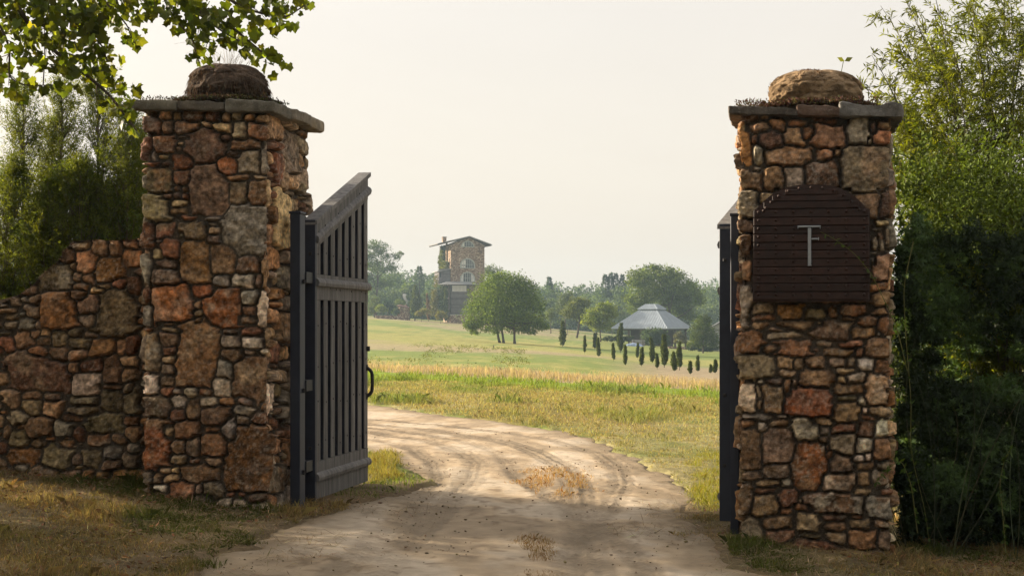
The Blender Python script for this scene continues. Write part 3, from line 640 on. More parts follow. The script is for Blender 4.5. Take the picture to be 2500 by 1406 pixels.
moss('moss', (cL[0], cL[1]), .39, .35, (1.2, 1.3, PL), 3.55, 9000, [(.06, .042, .03), (.06, .065, .02)], 'dark moss and dead sprigs on the left pillar cap')
moss('moss', (cR[0], cR[1]), .41, .36, (1.2, .95, QR), 3.405, 9000, [(.085, .045, .035), (.09, .085, .03)], 'reddish moss on the right pillar cap')
# reddish moss on the lit shoulder of the right boulder
vv = VBR.reshape(-1, 3); dn = (vv - np.array([cR[0], cR[1], zR + .12]))
sel = vv[(dn[:, 0] < .02) & (dn[:, 2] > -.02)]; sel = sel[rng.integers(0, len(sel), 2600)]; sel = sel[fbm(sel[:, 0] * 8, sel[:, 2] * 8 + sel[:, 1] * 5, 67, 3) > .45]
mb = MB(); D = rand_unit(len(sel)) + np.array([-.6, -.3, .8]); leaf_quads(mb, sel, D, rng.uniform(.008, .022, len(sel)), .005, vary((.12, .075, .04), len(sel), .35))
mb.build('moss_patch', m_moss, None)
o = C.objects['moss_patch']; o.parent = boul_R
# roots hanging down the left boulder
vv = VBL[:, 30:78].reshape(-1, 3); sel = vv[rng.integers(0, len(vv), 2600)]
out_ = sel - np.array([cL[0], cL[1], zL]); out_[:, 2] = 0; out_ /= np.linalg.norm(out_, axis=1)[:, None] + 1e-6
mb = MB(); leaf_quads(mb, sel + out_ * .004, out_ * rng.uniform(.05, .4, (len(sel), 1)) + np.array([0, 0, -1]) + rand_unit(len(sel)) * .25, rng.uniform(.03, .10, len(sel)), .005, vary((.09, .062, .04), len(sel), .35))
o = mb.build('root_mat', m_moss); o.parent = boul_L
# dry grass on the left boulder
m_straw = leaf_mat('straw', .3, (1.1, 1.0, .7), .8, .1)
mb = MB(); base = np.array([cL[0], cL[1], zL + .26])
for k in range(55):
    a = rng.uniform(0, 6.28); r = rng.uniform(0, .22); p0 = base + np.array([np.cos(a) * r, np.sin(a) * r * .8, -.02]); L = rng.uniform(.12, .34)
    if k < 3: L = .62
    dd = np.array([np.cos(a), np.sin(a), 0]) * rng.uniform(.1, .75) * (1.4 if k < 3 else 1)
    tt = np.linspace(0, 1, 6)[:, None]; pts = p0 + np.array([0, 0, 1]) * L * (tt - .35 * tt ** 2 * (2.2 if k < 3 else 1)) + dd * L * tt ** 1.6
    mb.tube(pts, np.linspace(.0016, .0007, 6), vary((.20, .15, .09), 1, .2)[0], 3, cap=False)
tag(mb.build('grass_tuft', m_straw), 'thin dry grass stalks sprouting from the dark boulder', 'grass tuft')
# sprout behind the right boulder
sp = at(2062, 150, 14.1); root = thing('sprout', (sp[0], sp[1], sp[2] - .2), 'tiny two-leaf green sprout standing up above the tan boulder', 'sprout')
m_leaf_b = leaf_mat('sprout_leaf', .5, (1.4, 1.3, .4), .45)
mb = MB(); mb.tube([sp + (-.04, 0, -.18), sp + (-.03, 0, -.1), sp + (-.01, 0, 0)], .003, (.10, .12, .03), 5); mb.build('stem', m_leaf_b, root)
for sgn in (-1, 1):
    mb = MB(); leaf_quads(mb, np.array([sp]), np.array([[sgn, -.2, .45 if abs(sgn) > .5 else 1.0]]), .075 if abs(sgn) > .5 else .05, .05, np.array([[.15, .17, .03]]), N=np.array([[0, -1, .5]]))
    mb.build('leaf', m_leaf_b, root)
# ---------------------------------------------------------------- gates and posts
m_wood = rough_mat('weathered_oak', scale=3, var=(.55, 1.4), rough=.85, bump=.5, bscale=30, bdist=.004, spec=.2, fine=(.10, .095, .09, .5), stretch=(6, 6, .7))
m_dark = rough_mat('dark_painted_steel', scale=8, var=(.8, 1.2), rough=.55, bump=.2, bscale=60, bdist=.003, spec=.35)
m_iron = rough_mat('black_iron', scale=20, var=(.7, 1.3), rough=.6, bump=.4, bscale=80, bdist=.003, spec=.4)
WOOD = (.135, .131, .127); STEEL = (.022, .026, .040); IRON = (.02, .018, .018)
def gate(O, ang, nsign, L, z0, zt0, zt1, label, slots=7):
    """O: hinge corner on the visible face; ang: leaf direction from +Y towards +X; nsign: +1 visible face looks +X"""
    d = np.array([math.sin(ang), math.cos(ang)]); n = np.array([d[1], -d[0]]) * nsign
    def fr(V):  # local: x along leaf, y out of visible face, z up
        V = np.asarray(V, float); return np.stack([O[0] + V[:, 0] * d[0] + V[:, 1] * n[0], O[1] + V[:, 0] * d[1] + V[:, 1] * n[1], V[:, 2]], 1)
    root = thing('wooden_gate', (O[0], O[1], z0), label, 'gate', 'wooden gate leaves')
    def orient(mb):  # mirror keeps outward faces
        if nsign < 0: mb.F = [(f[:, ::-1], m) for f, m in mb.F]
        return mb
    ztop = lambda x: zt0 + (zt1 - zt0) * x / L
    T = .075
    hs = .0
    mb = MB(); mb.box((-.006, -.085, z0 - .01), (.05, .012, ztop(0) - .01), STEEL, fr=fr, bev=.004); mb.box((-.012, -.092, ztop(0) - .012), (.058, .016, ztop(0) + .012), STEEL, fr=fr, bev=.004)
    for zz in (.45, 1.05, 2.2):
        mb.box((-.016, -.05, z0 + zz), (-.006, -.02, z0 + zz + .03), IRON, fr=fr, bev=.004)
    orient(mb).build('hinge_stile', m_dark, root)
    zm = z0 + 1.93; zb = z0 + .17
    # boards behind the slots
    mb = MB()
    def prism(x0, x1, za, zb0, zb1, y0, y1, col):
        P = np.array([(x0, y0, za), (x1, y0, za), (x1, y1, za), (x0, y1, za), (x0, y0, zb0), (x1, y0, zb1), (x1, y1, zb1), (x0, y1, zb0)]); mb.hexa(fr(P), col)
    pitch = (L - .05) / (slots * 1.0 + .62); sw = pitch * .46
    xs = [.05 + pitch * .62 + i * pitch for i in range(slots)]       # slot starts
    for i in range(slots + 1):
        a = .05 if i == 0 else xs[i - 1] + sw * .5; b = L if i == slots else xs[i] + sw * .5
        prism(a + .003, b - .003, z0 + .02, ztop(a) - .1, ztop(b) - .1, -.085, -.056, np.array((.016, .018, .027)) * rng.uniform(.85, 1.1))
    orient(mb).build('back_board', m_wood, root)
    mb = MB()
    zl0, zl1 = z0 + .34, z0 + 1.80; zu0 = z0 + 2.035
    for i in range(slots + 1):
        a = .05 if i == 0 else xs[i - 1] + sw; b = L if i == slots else xs[i]
        cc = np.array(WOOD) * rng.uniform(.85, 1.15)
        for (za, zz0, zz1) in ((zl0, zl1, zl1), (zu0, ztop(a) - .26, ztop(b) - .26)):
            prism(a + .002, b - .002, za, zz0, zz1, -.056, -.008, (.022, .024, .036)); prism(a, b, za, zz0, zz1, -.008, 0, cc)
            xm = (a + b) / 2
            for q in np.arange(za + .16, zz0 - .05, .36):
                qq = q + rng.uniform(-.04, .04); xm2 = xm + rng.uniform(-.01, .01)
                mb.box((xm2 - .009, 0, qq - .009), (xm2 + .009, .006, qq + .009), IRON, fr=fr, bev=.003, mi=1)
    orient(mb).build('batten_panel', [m_wood, m_iron], root)
    def rail(name, f0, f1, y0, y1, col, nails=0, x0=.05, x1=L):
        nonlocal mb
        mb = MB(); P = np.array([(x0, y0, f0(x0)), (x1, y0, f0(x1)), (x1, y1, f0(x1)), (x0, y1, f0(x0)), (x0, y0, f1(x0)), (x1, y0, f1(x1)), (x1, y1, f1(x1)), (x0, y1, f1(x0))]); mb.hexa(fr(P), col)
        for q in range(nails):
            x = x0 + (x1 - x0) * (q + .5 + rng.uniform(-.2, .2)) / nails; zc = (f0(x) + f1(x)) / 2 + rng.uniform(-.03, .03)
            mb.box((x - .009, y1, zc - .009), (x + .009, y1 + .006, zc + .009), IRON, fr=fr, bev=.003, mi=1)
        orient(mb).build(name, [m_wood, m_iron], root)
    W = np.array(WOOD)
    rail('lower_rail', lambda x: z0, lambda x: z0 + .336, -.054, .003, W * 1.0, 9)
    rail('middle_rail', lambda x: z0 + 1.803, lambda x: z0 + 2.032, -.054, .003, W * 1.02, 10)
    rail('top_rail', lambda x: ztop(x) - .258, lambda x: ztop(x) - .03, -.056, .004, W * 1.05, 9)
    rail('top_cap', lambda x: ztop(x) - .029, lambda x: ztop(x) + .012, -.10, .030, W * 1.25, 0, -.01, L + .02)
    # mouldings: a sloped drip board standing proud of the rail
    def moulding(name, f, x0=.03, x1=L + .02):
        m2 = MB(); pr = [(.0045, -.010), (.032, -.004), (.040, .026), (.032, .050), (.0045, .070)]
        V = []; 
        for x in (x0, x1): V += [(x, y, f(x) + z) for y, z in pr]
        k = len(pr); fs = [(i, i + 1, k + i + 1, k + i) for i in range(k - 1)] + [tuple(range(k))[::-1], tuple(range(k, 2 * k))]
        m2.add(fr(np.array(V)), fs, W * 1.2); orient(m2).build(name, m_wood, root)
    moulding('rail_moulding', lambda x: zm); moulding('rail_moulding', lambda x: zb); moulding('rail_moulding', lambda x: ztop(x) - .20)
    # free-end pull handle, latch and drop bolt
    m2 = MB(); hz = z0 + 1.0; pts = []
    for t in np.linspace(-1, 1, 13): pts.append((L - .035, .0 + .058 * (1 - abs(t) ** 5), hz + .145 * t))
    m2.tube(fr(np.array(pts)), .018, IRON, 8); m2.box((L - .06, .0, hz - .175), (L - .01, .008, hz - .115), IRON, fr=fr, bev=.003); m2.box((L - .06, .0, hz + .115), (L - .01, .008, hz + .175), IRON, fr=fr, bev=.003)
    orient(m2).build('handle', m_iron, root)
    m2 = MB(); m2.box((L - .05, .0, hz + .31), (L - .01, .03, hz + .36), IRON, fr=fr, bev=.004); orient(m2).build('latch', m_iron, root)
    m2 = MB(); m2.tube(fr(np.array([(L - .2, -.11, z0 + .3), (L - .2, -.11, z0 - .07)])), .011, IRON, 7); orient(m2).build('drop_bolt', m_iron, root)
    return root, fr
GO = at(767, 900, 14.75)[:2]
gateL, gfrL = gate(GO, math.atan2(-353 / 4000 * 16.57 - GO[0], 16.57 - 14.75), 1, 1.855, .037, 2.544, 3.137, 'open slatted wooden gate leaf beside the pillar with the dark boulder')
GO2 = at(1760, 900, 14.0)[:2]
gateR, gfrR = gate(GO2, R(19.5), -1, 1.855, -.052, 2.46, 3.05, 'open wooden gate leaf seen edge-on beside the plaque pillar')
def gate_post(px0, px1, Y, depth, pyt, pyb, label, hinge_dx):
    a = at(px0, pyt, Y); b = at(px1, pyb, Y); wv = (b[0] - a[0]) / E_[0]; O = a[:2]
    zt, zb = a[2], H(a[0], Y) - .25
    fr = frame2(O, 0)
    root = thing('gate_post', (O[0], O[1], H(a[0], Y)), label, 'gate post', 'steel gate posts')
    mb = MB(); mb.box((0, 0, zb), (wv, depth, zt - .02), STEEL, fr=fr, bev=.006); mb.build('post_shaft', m_dark, root)
    mb = MB(); mb.box((-.008, -.008, zt - .022), (wv + .008, depth + .008, zt), STEEL, fr=fr, bev=.004); mb.build('post_cap', m_dark, root)
    for zz in (.30, 1.02, 1.98):
        mb = MB(); mb.box((wv * .3, depth - .002, b[2] + zz), (wv + .012, depth + .19, b[2] + zz + .10), (.010, .011, .015), fr=fr, bev=.004)
        mb.tube(fr(np.array([(wv + .012, depth * .5, b[2] + zz - .01), (wv + .012, depth * .5, b[2] + zz + .03)])), .012, IRON, 8)
        mb.build('hinge', m_dark, root)
    return root
gate_post(708, 733, 14.4, .155, 516, 1240, 'dark square gate post next to the pillar with the dark boulder', 1)
gate_post(1783, 1804, 13.72, .155, 521, 1306, 'dark square gate post beside the plaque pillar', -1)

# ---------------------------------------------------------------- riveted plaque
def rface(px, py):
    s, z = face_map(px, py, (0, 0, 1), QR, E_, 0); return s, z
sx0, zbot = rface(1839, 737); sx1, _ = rface(2122, 737); _, zsh = rface(1839, 512); sap, zap = rface(1980, 455)
frP = frame2(QR, 0)
root = thing('iron_plaque', (*(QR + E_ * (sx0 + sx1) / 2 - D_ * .06), zbot), 'dark rusty riveted iron plaque with an arched top and a silver monogram', 'plaque')
m_rust = rough_mat('dark_rusted_iron', scale=14, var=(.55, 1.5), rough=.62, bump=.6, bscale=70, bdist=.004, spec=.35, fine=(.045, .017, .009, .5))
mb = MB(); pl_ = [(sx0, zbot), (sx1, zbot), (sx1, zsh - .02), (sx1 - .035, zsh)]
cxp = (sx0 + sx1) / 2; hw = (sx1 - sx0) / 2 - .035
for t in np.linspace(1, -1, 25): pl_.append((cxp + hw * t, zsh + (zap - zsh) * (1 - abs(t) ** 2.7) + .004))
pl_ += [(sx0, zsh - .02)]
k = len(pl_); y0, y1 = -.125, -.055
V = [(a, y0, b) for a, b in pl_] + [(a, y1, b) for a, b in pl_]
RC_ = (.027, .0108, .0066)
mb.add(frP(np.array(V)), [tuple(range(k)), tuple(range(2 * k - 1, k - 1, -1))] + [(i, i + k, (i + 1) % k + k, (i + 1) % k) for i in range(k)], RC_)
nrow = 11; zr = np.linspace(zbot + .012, zsh - .01, nrow + 1)
for i in range(nrow):
    mb.box((sx0 + .006, y0 - .012 - .004 * (i % 2), zr[i] + .003), (sx1 - .006, y0 - .0005, zr[i + 1] - .003), np.array(RC_) * rng.uniform(.75, 1.25), fr=frP, bev=.004)
for (za, zb_, ww) in ((zsh - .004, zsh + .05, .88), (zsh + .056, zsh + .10, .72), (zsh + .106, zap - .035, .48)):
    mb.box((cxp - hw * ww, y0 - .013, za), (cxp + hw * ww, y0 - .0005, zb_), np.array(RC_) * rng.uniform(.75, 1.25), fr=frP, bev=.004)
def rivet(s_, z_, r=.013):
    th = np.linspace(0, 2 * np.pi, 9)[:-1]; V = []
    for q, (rr, hh) in enumerate(((r, 0), (r * .8, .008), (r * .4, .012))): V += [(s_ + rr * math.cos(t), y0 - .014 - hh, z_ + rr * math.sin(t)) for t in th]
    V.append((s_, y0 - .0275, z_)); fs = []
    for q in range(2): fs += [(q * 8 + i, q * 8 + (i + 1) % 8, q * 8 + 8 + (i + 1) % 8, q * 8 + 8 + i) for i in range(8)]
    fs += [(16 + i, 16 + (i + 1) % 8, 24) for i in range(8)]
    mb.add(frP(np.array(V)), fs, np.array(RC_) * 1.15)
for i in range(nrow):
    for q in range(7): rivet(sx0 + .045 + (sx1 - sx0 - .09) * q / 6, (zr[i] + zr[i + 1]) / 2 + .012)
for t in np.linspace(.08, math.pi - .08, 13): rivet(cxp + (hw - .05) * math.cos(t), zsh + (zap - zsh) * (1 - abs(math.cos(t)) ** 2.7) - .022)
mb.build('riveted_plate', m_rust, root)
mb = MB(); SIL = (.38, .40, .43)
def bar(x0, y0p, x1, y1p, dy=0):
    a, zt_ = rface(x0, y0p); b, _ = rface(x1, y0p); _, zb_ = rface((x0 + x1) / 2, y1p)
    mb.box((a, y0 - .034 - dy, zb_), (b, y0 - .016, zt_), SIL, fr=frP, bev=.003)
bar(1972, 558.5, 1980, 648); bar(1947, 554, 2003, 558, .002); bar(1971.5, 648.3, 1981.5, 651, .002)
bar(1980.3, 584, 1996, 587.5, .001); bar(1996.2, 582, 1999, 589.5, .002); bar(1947, 558.3, 1949.5, 561, .001); bar(2000.5, 558.3, 2003, 561, .001)
mb.build('monogram', plain_mat('brushed_silver', SIL, .35, .6), root)
# ---------------------------------------------------------------- tree kit
m_leaf = leaf_mat('foliage', .42, (1.35, 1.25, .45), .55, .2)
m_bark = rough_mat('bark', scale=6, var=(.6, 1.3), rough=.95, bump=.8, bscale=30, bdist=.02, spec=.1, stretch=(3, 3, .6))
G_MID = (.082, .112, .026); G_LIGHT = (.15, .175, .036); G_DARK = (.035, .055, .018); G_BLUE = (.05, .08, .045); G_OLIVE = (.11, .115, .036)
BARK = (.085, .065, .05)
def crown(mb, lobes, n, size, cols, seed, clump=28, shell=.45, droop=.25, spread=1.0):
    r = np.random.default_rng(seed); lobes = np.asarray(lobes, float)
    wgt = (lobes[:, 3] * lobes[:, 4] * lobes[:, 5]) ** (2 / 3); wgt /= wgt.sum()
    nc = max(6, n // clump); k = r.choice(len(lobes), nc, p=wgt)
    d = r.normal(size=(nc, 3)); d /= np.linalg.norm(d, axis=1)[:, None]; d[:, 2] = np.where(d[:, 2] < -.5, d[:, 2] * .5, d[:, 2])
    rad = (shell + (1 - shell) * r.random(nc) ** .5) * r.uniform(.82, 1.12, nc)
    cc = lobes[k, :3] + d * lobes[k, 3:6] * rad[:, None]
    bright = np.exp(r.normal(0, .22, nc)); tone = r.random(nc)
    m = r.integers(int(clump * .6), int(clump * 1.4) + 1, nc); own = np.repeat(np.arange(nc), m); N = len(own)
    sg = np.minimum(size * 2.0 * spread, .34 * lobes[k, 3:6].min(1)) * r.uniform(.7, 1.4, nc)
    gz_n = r.normal(size=(N, 3)); gz_n *= np.minimum(1, 1.7 / np.linalg.norm(gz_n, axis=1))[:, None]
    P = cc[own] + gz_n * (sg[own][:, None]) * np.array([1, 1, .62])
    D = d[own] * .6 + r.normal(size=(N, 3)) * .75; D[:, 2] -= droop
    c0, c1 = np.array(cols[0]), np.array(cols[1])
    col = (c0 + (c1 - c0) * tone[own][:, None]) * bright[own][:, None] * np.exp(r.normal(0, .14, (N, 1)))
    leaf_quads(mb, P, D, size * r.uniform(.7, 1.35, N), size * .62 * r.uniform(.7, 1.2, N), np.clip(col, .004, .6), N=r.normal(size=(N, 3)))
    return cc
def limbs(mb, base, top, r0, lobes, seed, col=BARK, nl=7, n=7):
    r = np.random.default_rng(seed); base = np.asarray(base, float); top = np.asarray(top, float)
    L = np.linalg.norm(top - base); t = np.linspace(0, 1, 8)[:, None]
    wob = np.cumsum(r.normal(0, L * .012, (8, 3)), 0); wob[:, 2] = 0; wob -= wob[:1]
    pts = base + (top - base) * t + wob
    rr = r0 * (1 - .75 * t[:, 0]); rr[0] *= 1.35
    mb.tube(pts, rr, col, n)
    lb = np.asarray(lobes)
    for i in r.permutation(len(lb))[:nl]:
        f = r.uniform(.3, .8); p0 = base + (top - base) * f + np.array([np.interp(f, t[:, 0], wob[:, k]) for k in range(3)])
        p1 = lb[i, :3] + r.normal(size=3) * lb[i, 3:6] * .25; p1[2] = max(p1[2], p0[2] + .1 * L * r.random())
        mid = (p0 + p1) / 2 + np.array([0, 0, -.06 * L]) * r.random()
        q = np.linspace(0, 1, 6)[:, None]; pts = p0 * (1 - q) ** 2 + 2 * mid * q * (1 - q) + p1 * q ** 2
        mb.tube(pts, np.linspace(r0 * .42, r0 * .08, 6), col, 5)
def auto_lobes(c, r3, K, seed, bottom=.25):
    r = np.random.default_rng(seed); out = [(*(np.array(c) + np.array([0, 0, .05]) * r3[2]), *(np.array(r3) * .62))]
    for k in range(K):
        d = r.normal(size=3); d /= np.linalg.norm(d); d[2] = d[2] * .9 + .1
        f = r.uniform(.28, .50); q = r.uniform(.5, .72)
        out.append((*(np.array(c) + d * np.array(r3) * (1 - f) * .98), *(np.array(r3) * f)))
    return np.array(out)
def px_lobes(L, Y, dep, seed):
    """(px, py, rx, ry) circles of a crown at distance Y -> 3-D lobes with their own depth"""
    r = np.random.default_rng(seed); out = []
    for (x, y, rx, ry) in L:
        p = at(x, y, Y); p[1] += r.uniform(-1, 1) * dep; s = Y / F
        out.append((*p, rx * s, (rx + ry) / 2 * s, ry * s))
    return np.array(out)
def make_tree(name, label, base, lobes, n, size, cols, seed, r0, top=None, cat='tree', group=None, bark=BARK, shell=.45, nl=7, clump=28, spread=1.0, trunks=None):
    base = np.asarray(base, float); root = thing(name, base, label, cat, group)
    mb = MB(); crown(mb, lobes, n, size, cols, seed, shell=shell, clump=clump, spread=spread); mb.build('crown', m_leaf, root)
    lb = np.asarray(lobes); mb = MB()
    if top is None: top = np.array([lb[:, 0].mean(), lb[:, 1].mean(), lb[:, 2].mean() + .10 * (lb[:, 2].max() - base[2])])
    for q in (trunks or [(0, 0, 0)]):
        q = np.array(q); limbs(mb, base + q + np.array([0, 0, -.2]), np.asarray(top) + q * 1.8, r0, lobes, seed + 1 + int(abs(q[0] * 10)), bark, nl=nl)
    mb.build('trunk', m_bark, root)
    return root
# ---------------------------------------------------------------- the far wood
def leafsize(Y, px=2.0): return px * Y / 1638
mb = MB(); r_ = np.random.default_rng(77)
_fx = np.array([300, 700, 880, 960, 1010, 1050, 1090, 1180, 1250, 1305, 1340, 1370, 1410, 1450, 1480, 1520, 1560, 1640, 1700, 1760, 1800, 2000, 2400])
_fy = np.array([640, 645, 655, 650, 652, 664, 668, 680, 700, 692, 682, 692, 696, 694, 690, 684, 690, 690, 680, 684, 680, 680, 690])
trk = MB()
for row, (Yr, n_tr, drop, cols) in enumerate(((455, 96, -4, ((.055, .095, .045), (.085, .13, .05))), (405, 80, 12, ((.055, .10, .042), (.10, .15, .05))), (365, 60, 36, ((.055, .095, .04), (.11, .155, .05))))):
    for i in range(n_tr):
        px = 330 + (2350 - 330) * (i + r_.uniform(-.4, .4)) / n_tr; Y = Yr + r_.uniform(-16, 16)
        pyt = np.interp(px, _fx, _fy) + drop + r_.uniform(-5, 9)
        X = (px - 1250) / F * Y; zb = float(H(X, Y)); zt = EYE + (HOR - pyt) / F * Y; h = max(zt - zb, 4)
        w = h * r_.uniform(.26, .40)
        L = auto_lobes((X, Y, zb + h * .55), (w, w, h * .46), 7, 900 + i + row * 100)
        L = np.vstack([L, [(X, Y, zb + h * .2, w * .9, w * .9, h * .22), (X, Y - 1, zb + h * .06, w * 1.5, w, h * .12), (X + w, Y - 2, zb + h * .05, w * 1.3, w, h * .10)]])
        crown(mb, L, 2500, leafsize(Y, 2.3), cols, 1000 + i + row * 100, clump=22, spread=1.1)
tag(mb.build('far_wood', m_leaf), 'hazy wood closing the far side of the field', 'wood', kind='stuff')

def conifer(name, label, base, h, w, cols, seed, n=1400, size=.35, group=None):
    base = np.asarray(base, float); root = thing(name, base, label, 'tree', group); r = np.random.default_rng(seed)
    t = r.random(n) ** .8; a = r.uniform(0, 6.28, n); rad = w * (1 - t) ** .8 * (.35 + .65 * r.random(n)) * (.75 + .5 * vnoise(t * 14, a * 1.5, seed))
    P = base + np.stack([np.cos(a) * rad, np.sin(a) * rad, h * (.12 + .88 * t)], 1)
    D = np.stack([np.cos(a), np.sin(a), r.uniform(-.3, .5, n)], 1) + r.normal(size=(n, 3)) * .4
    mb = MB(); leaf_quads(mb, P, D, size * r.uniform(.7, 1.4, n), size * .5, vary(cols, n, .25)); mb.build('crown', m_leaf, root)
    mb = MB(); mb.tube([base + (0, 0, -.3), base + (0, 0, h * .5), base + (0, 0, h * .98)], [w * .10, w * .06, .02], BARK, 6); mb.build('trunk', m_bark, root)
    return root
for (px, pyt, w, lab) in ((1478, 672, 2.2, 'hazy pine rising above the wood, leftmost of the cluster of pines'), (1491, 668, 1.8, 'hazy pine rising above the wood, second in the cluster of pines'),
                          (1503, 667, 1.9, 'hazy pine rising above the wood, tallest in the cluster of pines'), (1519, 671, 2.0, 'hazy pine rising above the wood, rightmost of the cluster of pines'),
                          (1341, 677, 1.9, 'lone hazy pine rising above the wood between the tower and the pavilion'), (1024, 651, 2.0, 'hazy pine rising above the wood just left of the tower')):
    Y = 400; X = (px - 1250) / F * Y; zb = float(H(X, Y)); conifer('pine_tree', lab, (X, Y, zb), EYE + (HOR - pyt) / F * Y - zb, w * 1.25, (.040, .066, .032), int(px), 900, .6, 'pines above the far wood')

# ---------------------------------------------------------------- single field trees
def T(name, label, basepx, L, dep, n, cols, seed, r0, Y=None, leafpx=1.5, **kw):
    if n < 3000: n = int(n * 1.6); leafpx = 1.3
    cols = tuple((c[0] * .86, c[1], c[2]) for c in cols)
    if Y is None: b = hit(*basepx, y0=60); Y = b[1]
    else: X = (basepx[0] - 1250) / F * Y; b = np.array([X, Y, float(H(X, Y))])
    lb = px_lobes(L, Y, dep, seed)
    return make_tree(name, label, b, lb, n, leafsize(Y, leafpx), cols, seed, r0, **kw), Y
bt, YB = T('spreading_tree', 'large round leafy tree with several trunks standing alone in the middle of the field', (1240, 838),
  [(1228, 712, 46, 42), (1185, 730, 38, 38), (1275, 728, 40, 40), (1160, 775, 30, 30), (1300, 775, 30, 34), (1230, 765, 62, 45), (1200, 690, 30, 26), (1258, 692, 30, 28), (1285, 705, 26, 24), (1148, 792, 20, 14), (1185, 795, 40, 22), (1270, 798, 42, 24), (1318, 795, 18, 18), (1230, 680, 26, 18), (1330, 800, 10, 7), (1142, 802, 14, 10), (1160, 810, 16, 9), (1205, 805, 22, 14), (1290, 808, 22, 12), (1228, 750, 72, 52), (1245, 715, 55, 42), (1168, 745, 26, 26), (1308, 745, 20, 26)],
  1.6, 38000, ((.085, .125, .026), (.16, .195, .04)), 41, .15, leafpx=1.75, nl=9, trunks=[(-.8, 0, 0), (-.45, .2, 0), (.75, -.1, 0)], clump=30, spread=1.4, shell=.3, group=None)
T('tall_tree', 'tall loose tree rising beside the gate leaf, left of the stone hut', (916, 772), [(905, 640, 26, 24), (930, 610, 22, 20), (912, 600, 16, 16), (955, 632, 22, 14), (975, 622, 10, 8), (935, 655, 36, 18), (905, 690, 30, 22), (940, 690, 22, 16), (905, 730, 14, 22), (890, 620, 20, 22), (880, 670, 26, 30)], 2.0, 12000, ((.055, .085, .028), (.10, .125, .035)), 51, .3, Y=325, nl=8)
T('round_tree', 'round dark tree showing behind the right side of the tower', (1210, 780), [(1200, 665, 18, 18), (1218, 672, 16, 18), (1188, 660, 12, 14), (1205, 700, 24, 26)], 1.2, 2600, (G_MID, G_OLIVE), 52, .25, Y=340)
T('broad_tree', 'broad tall spreading tree filling the view behind the pavilion', (1640, 836), [(1560, 685, 28, 26), (1590, 668, 26, 20), (1625, 675, 30, 24), (1650, 668, 18, 16), (1655, 700, 34, 30), (1610, 715, 50, 36), (1690, 720, 22, 30), (1555, 725, 26, 30), (1560, 755, 24, 20), (1660, 750, 36, 30), (1705, 735, 14, 16), (1598, 655, 10, 8), (1640, 655, 8, 8), (1685, 770, 20, 16)], 2.5, 24000, ((.085, .115, .028), (.15, .175, .045)), 53, .35, Y=262, leafpx=2.0, nl=10)
T('young_tree', 'yellow-green round tree on the slope between the big tree and the pavilion', (1408, 798), [(1405, 755, 26, 24), (1420, 742, 18, 16), (1390, 765, 18, 18), (1425, 772, 16, 16), (1410, 735, 10, 12)], 1.0, 7000, ((.085, .105, .025), (.15, .15, .03)), 54, .16, Y=248)
T('pale_tree', 'pale grey-green tree half hidden behind the yellow-green round tree', (1378, 795), [(1376, 735, 16, 18), (1388, 725, 12, 12), (1370, 755, 12, 18)], 1.0, 1900, ((.075, .095, .045), (.11, .125, .06)), 55, .15, Y=285)
T('light_tree', 'airy bright yellow-green tree left of the pavilion with a thin bare trunk', (1466, 834), [(1462, 765, 26, 20), (1445, 772, 18, 20), (1490, 765, 16, 20), (1475, 750, 18, 12), (1452, 795, 16, 16), (1480, 795, 18, 14), (1433, 785, 12, 10)], .9, 5200, ((.13, .165, .025), (.22, .225, .035)), 56, .11, leafpx=2.0)
T('leafy_tree', 'bushy small tree with a pale trunk in front of the clapboard house', (1717, 862), [(1716, 795, 20, 20), (1705, 815, 20, 22), (1730, 818, 20, 22), (1718, 780, 12, 12), (1695, 838, 14, 14), (1742, 838, 12, 14), (1718, 832, 22, 18)], .8, 8000, ((.055, .080, .022), (.10, .115, .030)), 57, .10)
T('slender_sapling', 'small pale sapling by the far edge of the field, right of the big tree', (1345, 790), [(1345, 768, 10, 10), (1348, 755, 7, 7), (1340, 780, 7, 6)], .5, 700, ((.08, .10, .04), (.12, .14, .05)), 58, .08, Y=270)
# around the tower
YT = 305
T('bushy_shrub', 'olive-green bush beside the gate leaf, left end of the garden wall', (914, 768), [(914, 745, 13, 14), (918, 735, 9, 10), (910, 757, 12, 10)], .5, 1300, (G_MID, G_OLIVE), 61, .08, Y=YT, cat='shrub', nl=3)
T('round_shrub', 'bright green clipped round shrub on the low garden wall', (929, 768), [(929, 752, 11, 9), (925, 756, 9, 8), (934, 756, 9, 8)], .4, 1100, (G_LIGHT, (.15, .17, .04)), 62, .07, Y=YT - 4, cat='shrub', nl=3)
T('blue_shrub', 'bluish-green spreading shrub between the bright round shrub and the stone hut', (947, 768), [(946, 745, 13, 12), (955, 752, 12, 12), (938, 742, 8, 9)], .6, 1500, ((.035, .06, .045), (.06, .09, .06)), 63, .08, Y=YT + 3, cat='shrub', nl=3)
T('dome_shrub', 'green domed shrub rising behind the roof of the stone hut', (976, 768), [(975, 742, 12, 10), (966, 752, 10, 10), (985, 748, 8, 8)], .5, 1300, (G_MID, G_LIGHT), 64, .08, Y=YT + 8, cat='shrub', nl=3)
T('dark_shrub', 'low dark shrub hugging the left side of the stone hut', (968, 772), [(968, 760, 10, 7), (976, 763, 7, 6)], .4, 700, (G_DARK, G_MID), 65, .05, Y=YT - 3, cat='shrub', nl=2)
T('young_fruit_tree', 'small yellowing tree on a thin stem, right of the fat dark cypress', (1029, 787), [(1030, 762, 11, 8), (1022, 766, 8, 6), (1038, 760, 8, 8)], .3, 800, ((.15, .15, .04), (.22, .16, .06)), 66, .035, Y=292, nl=3)
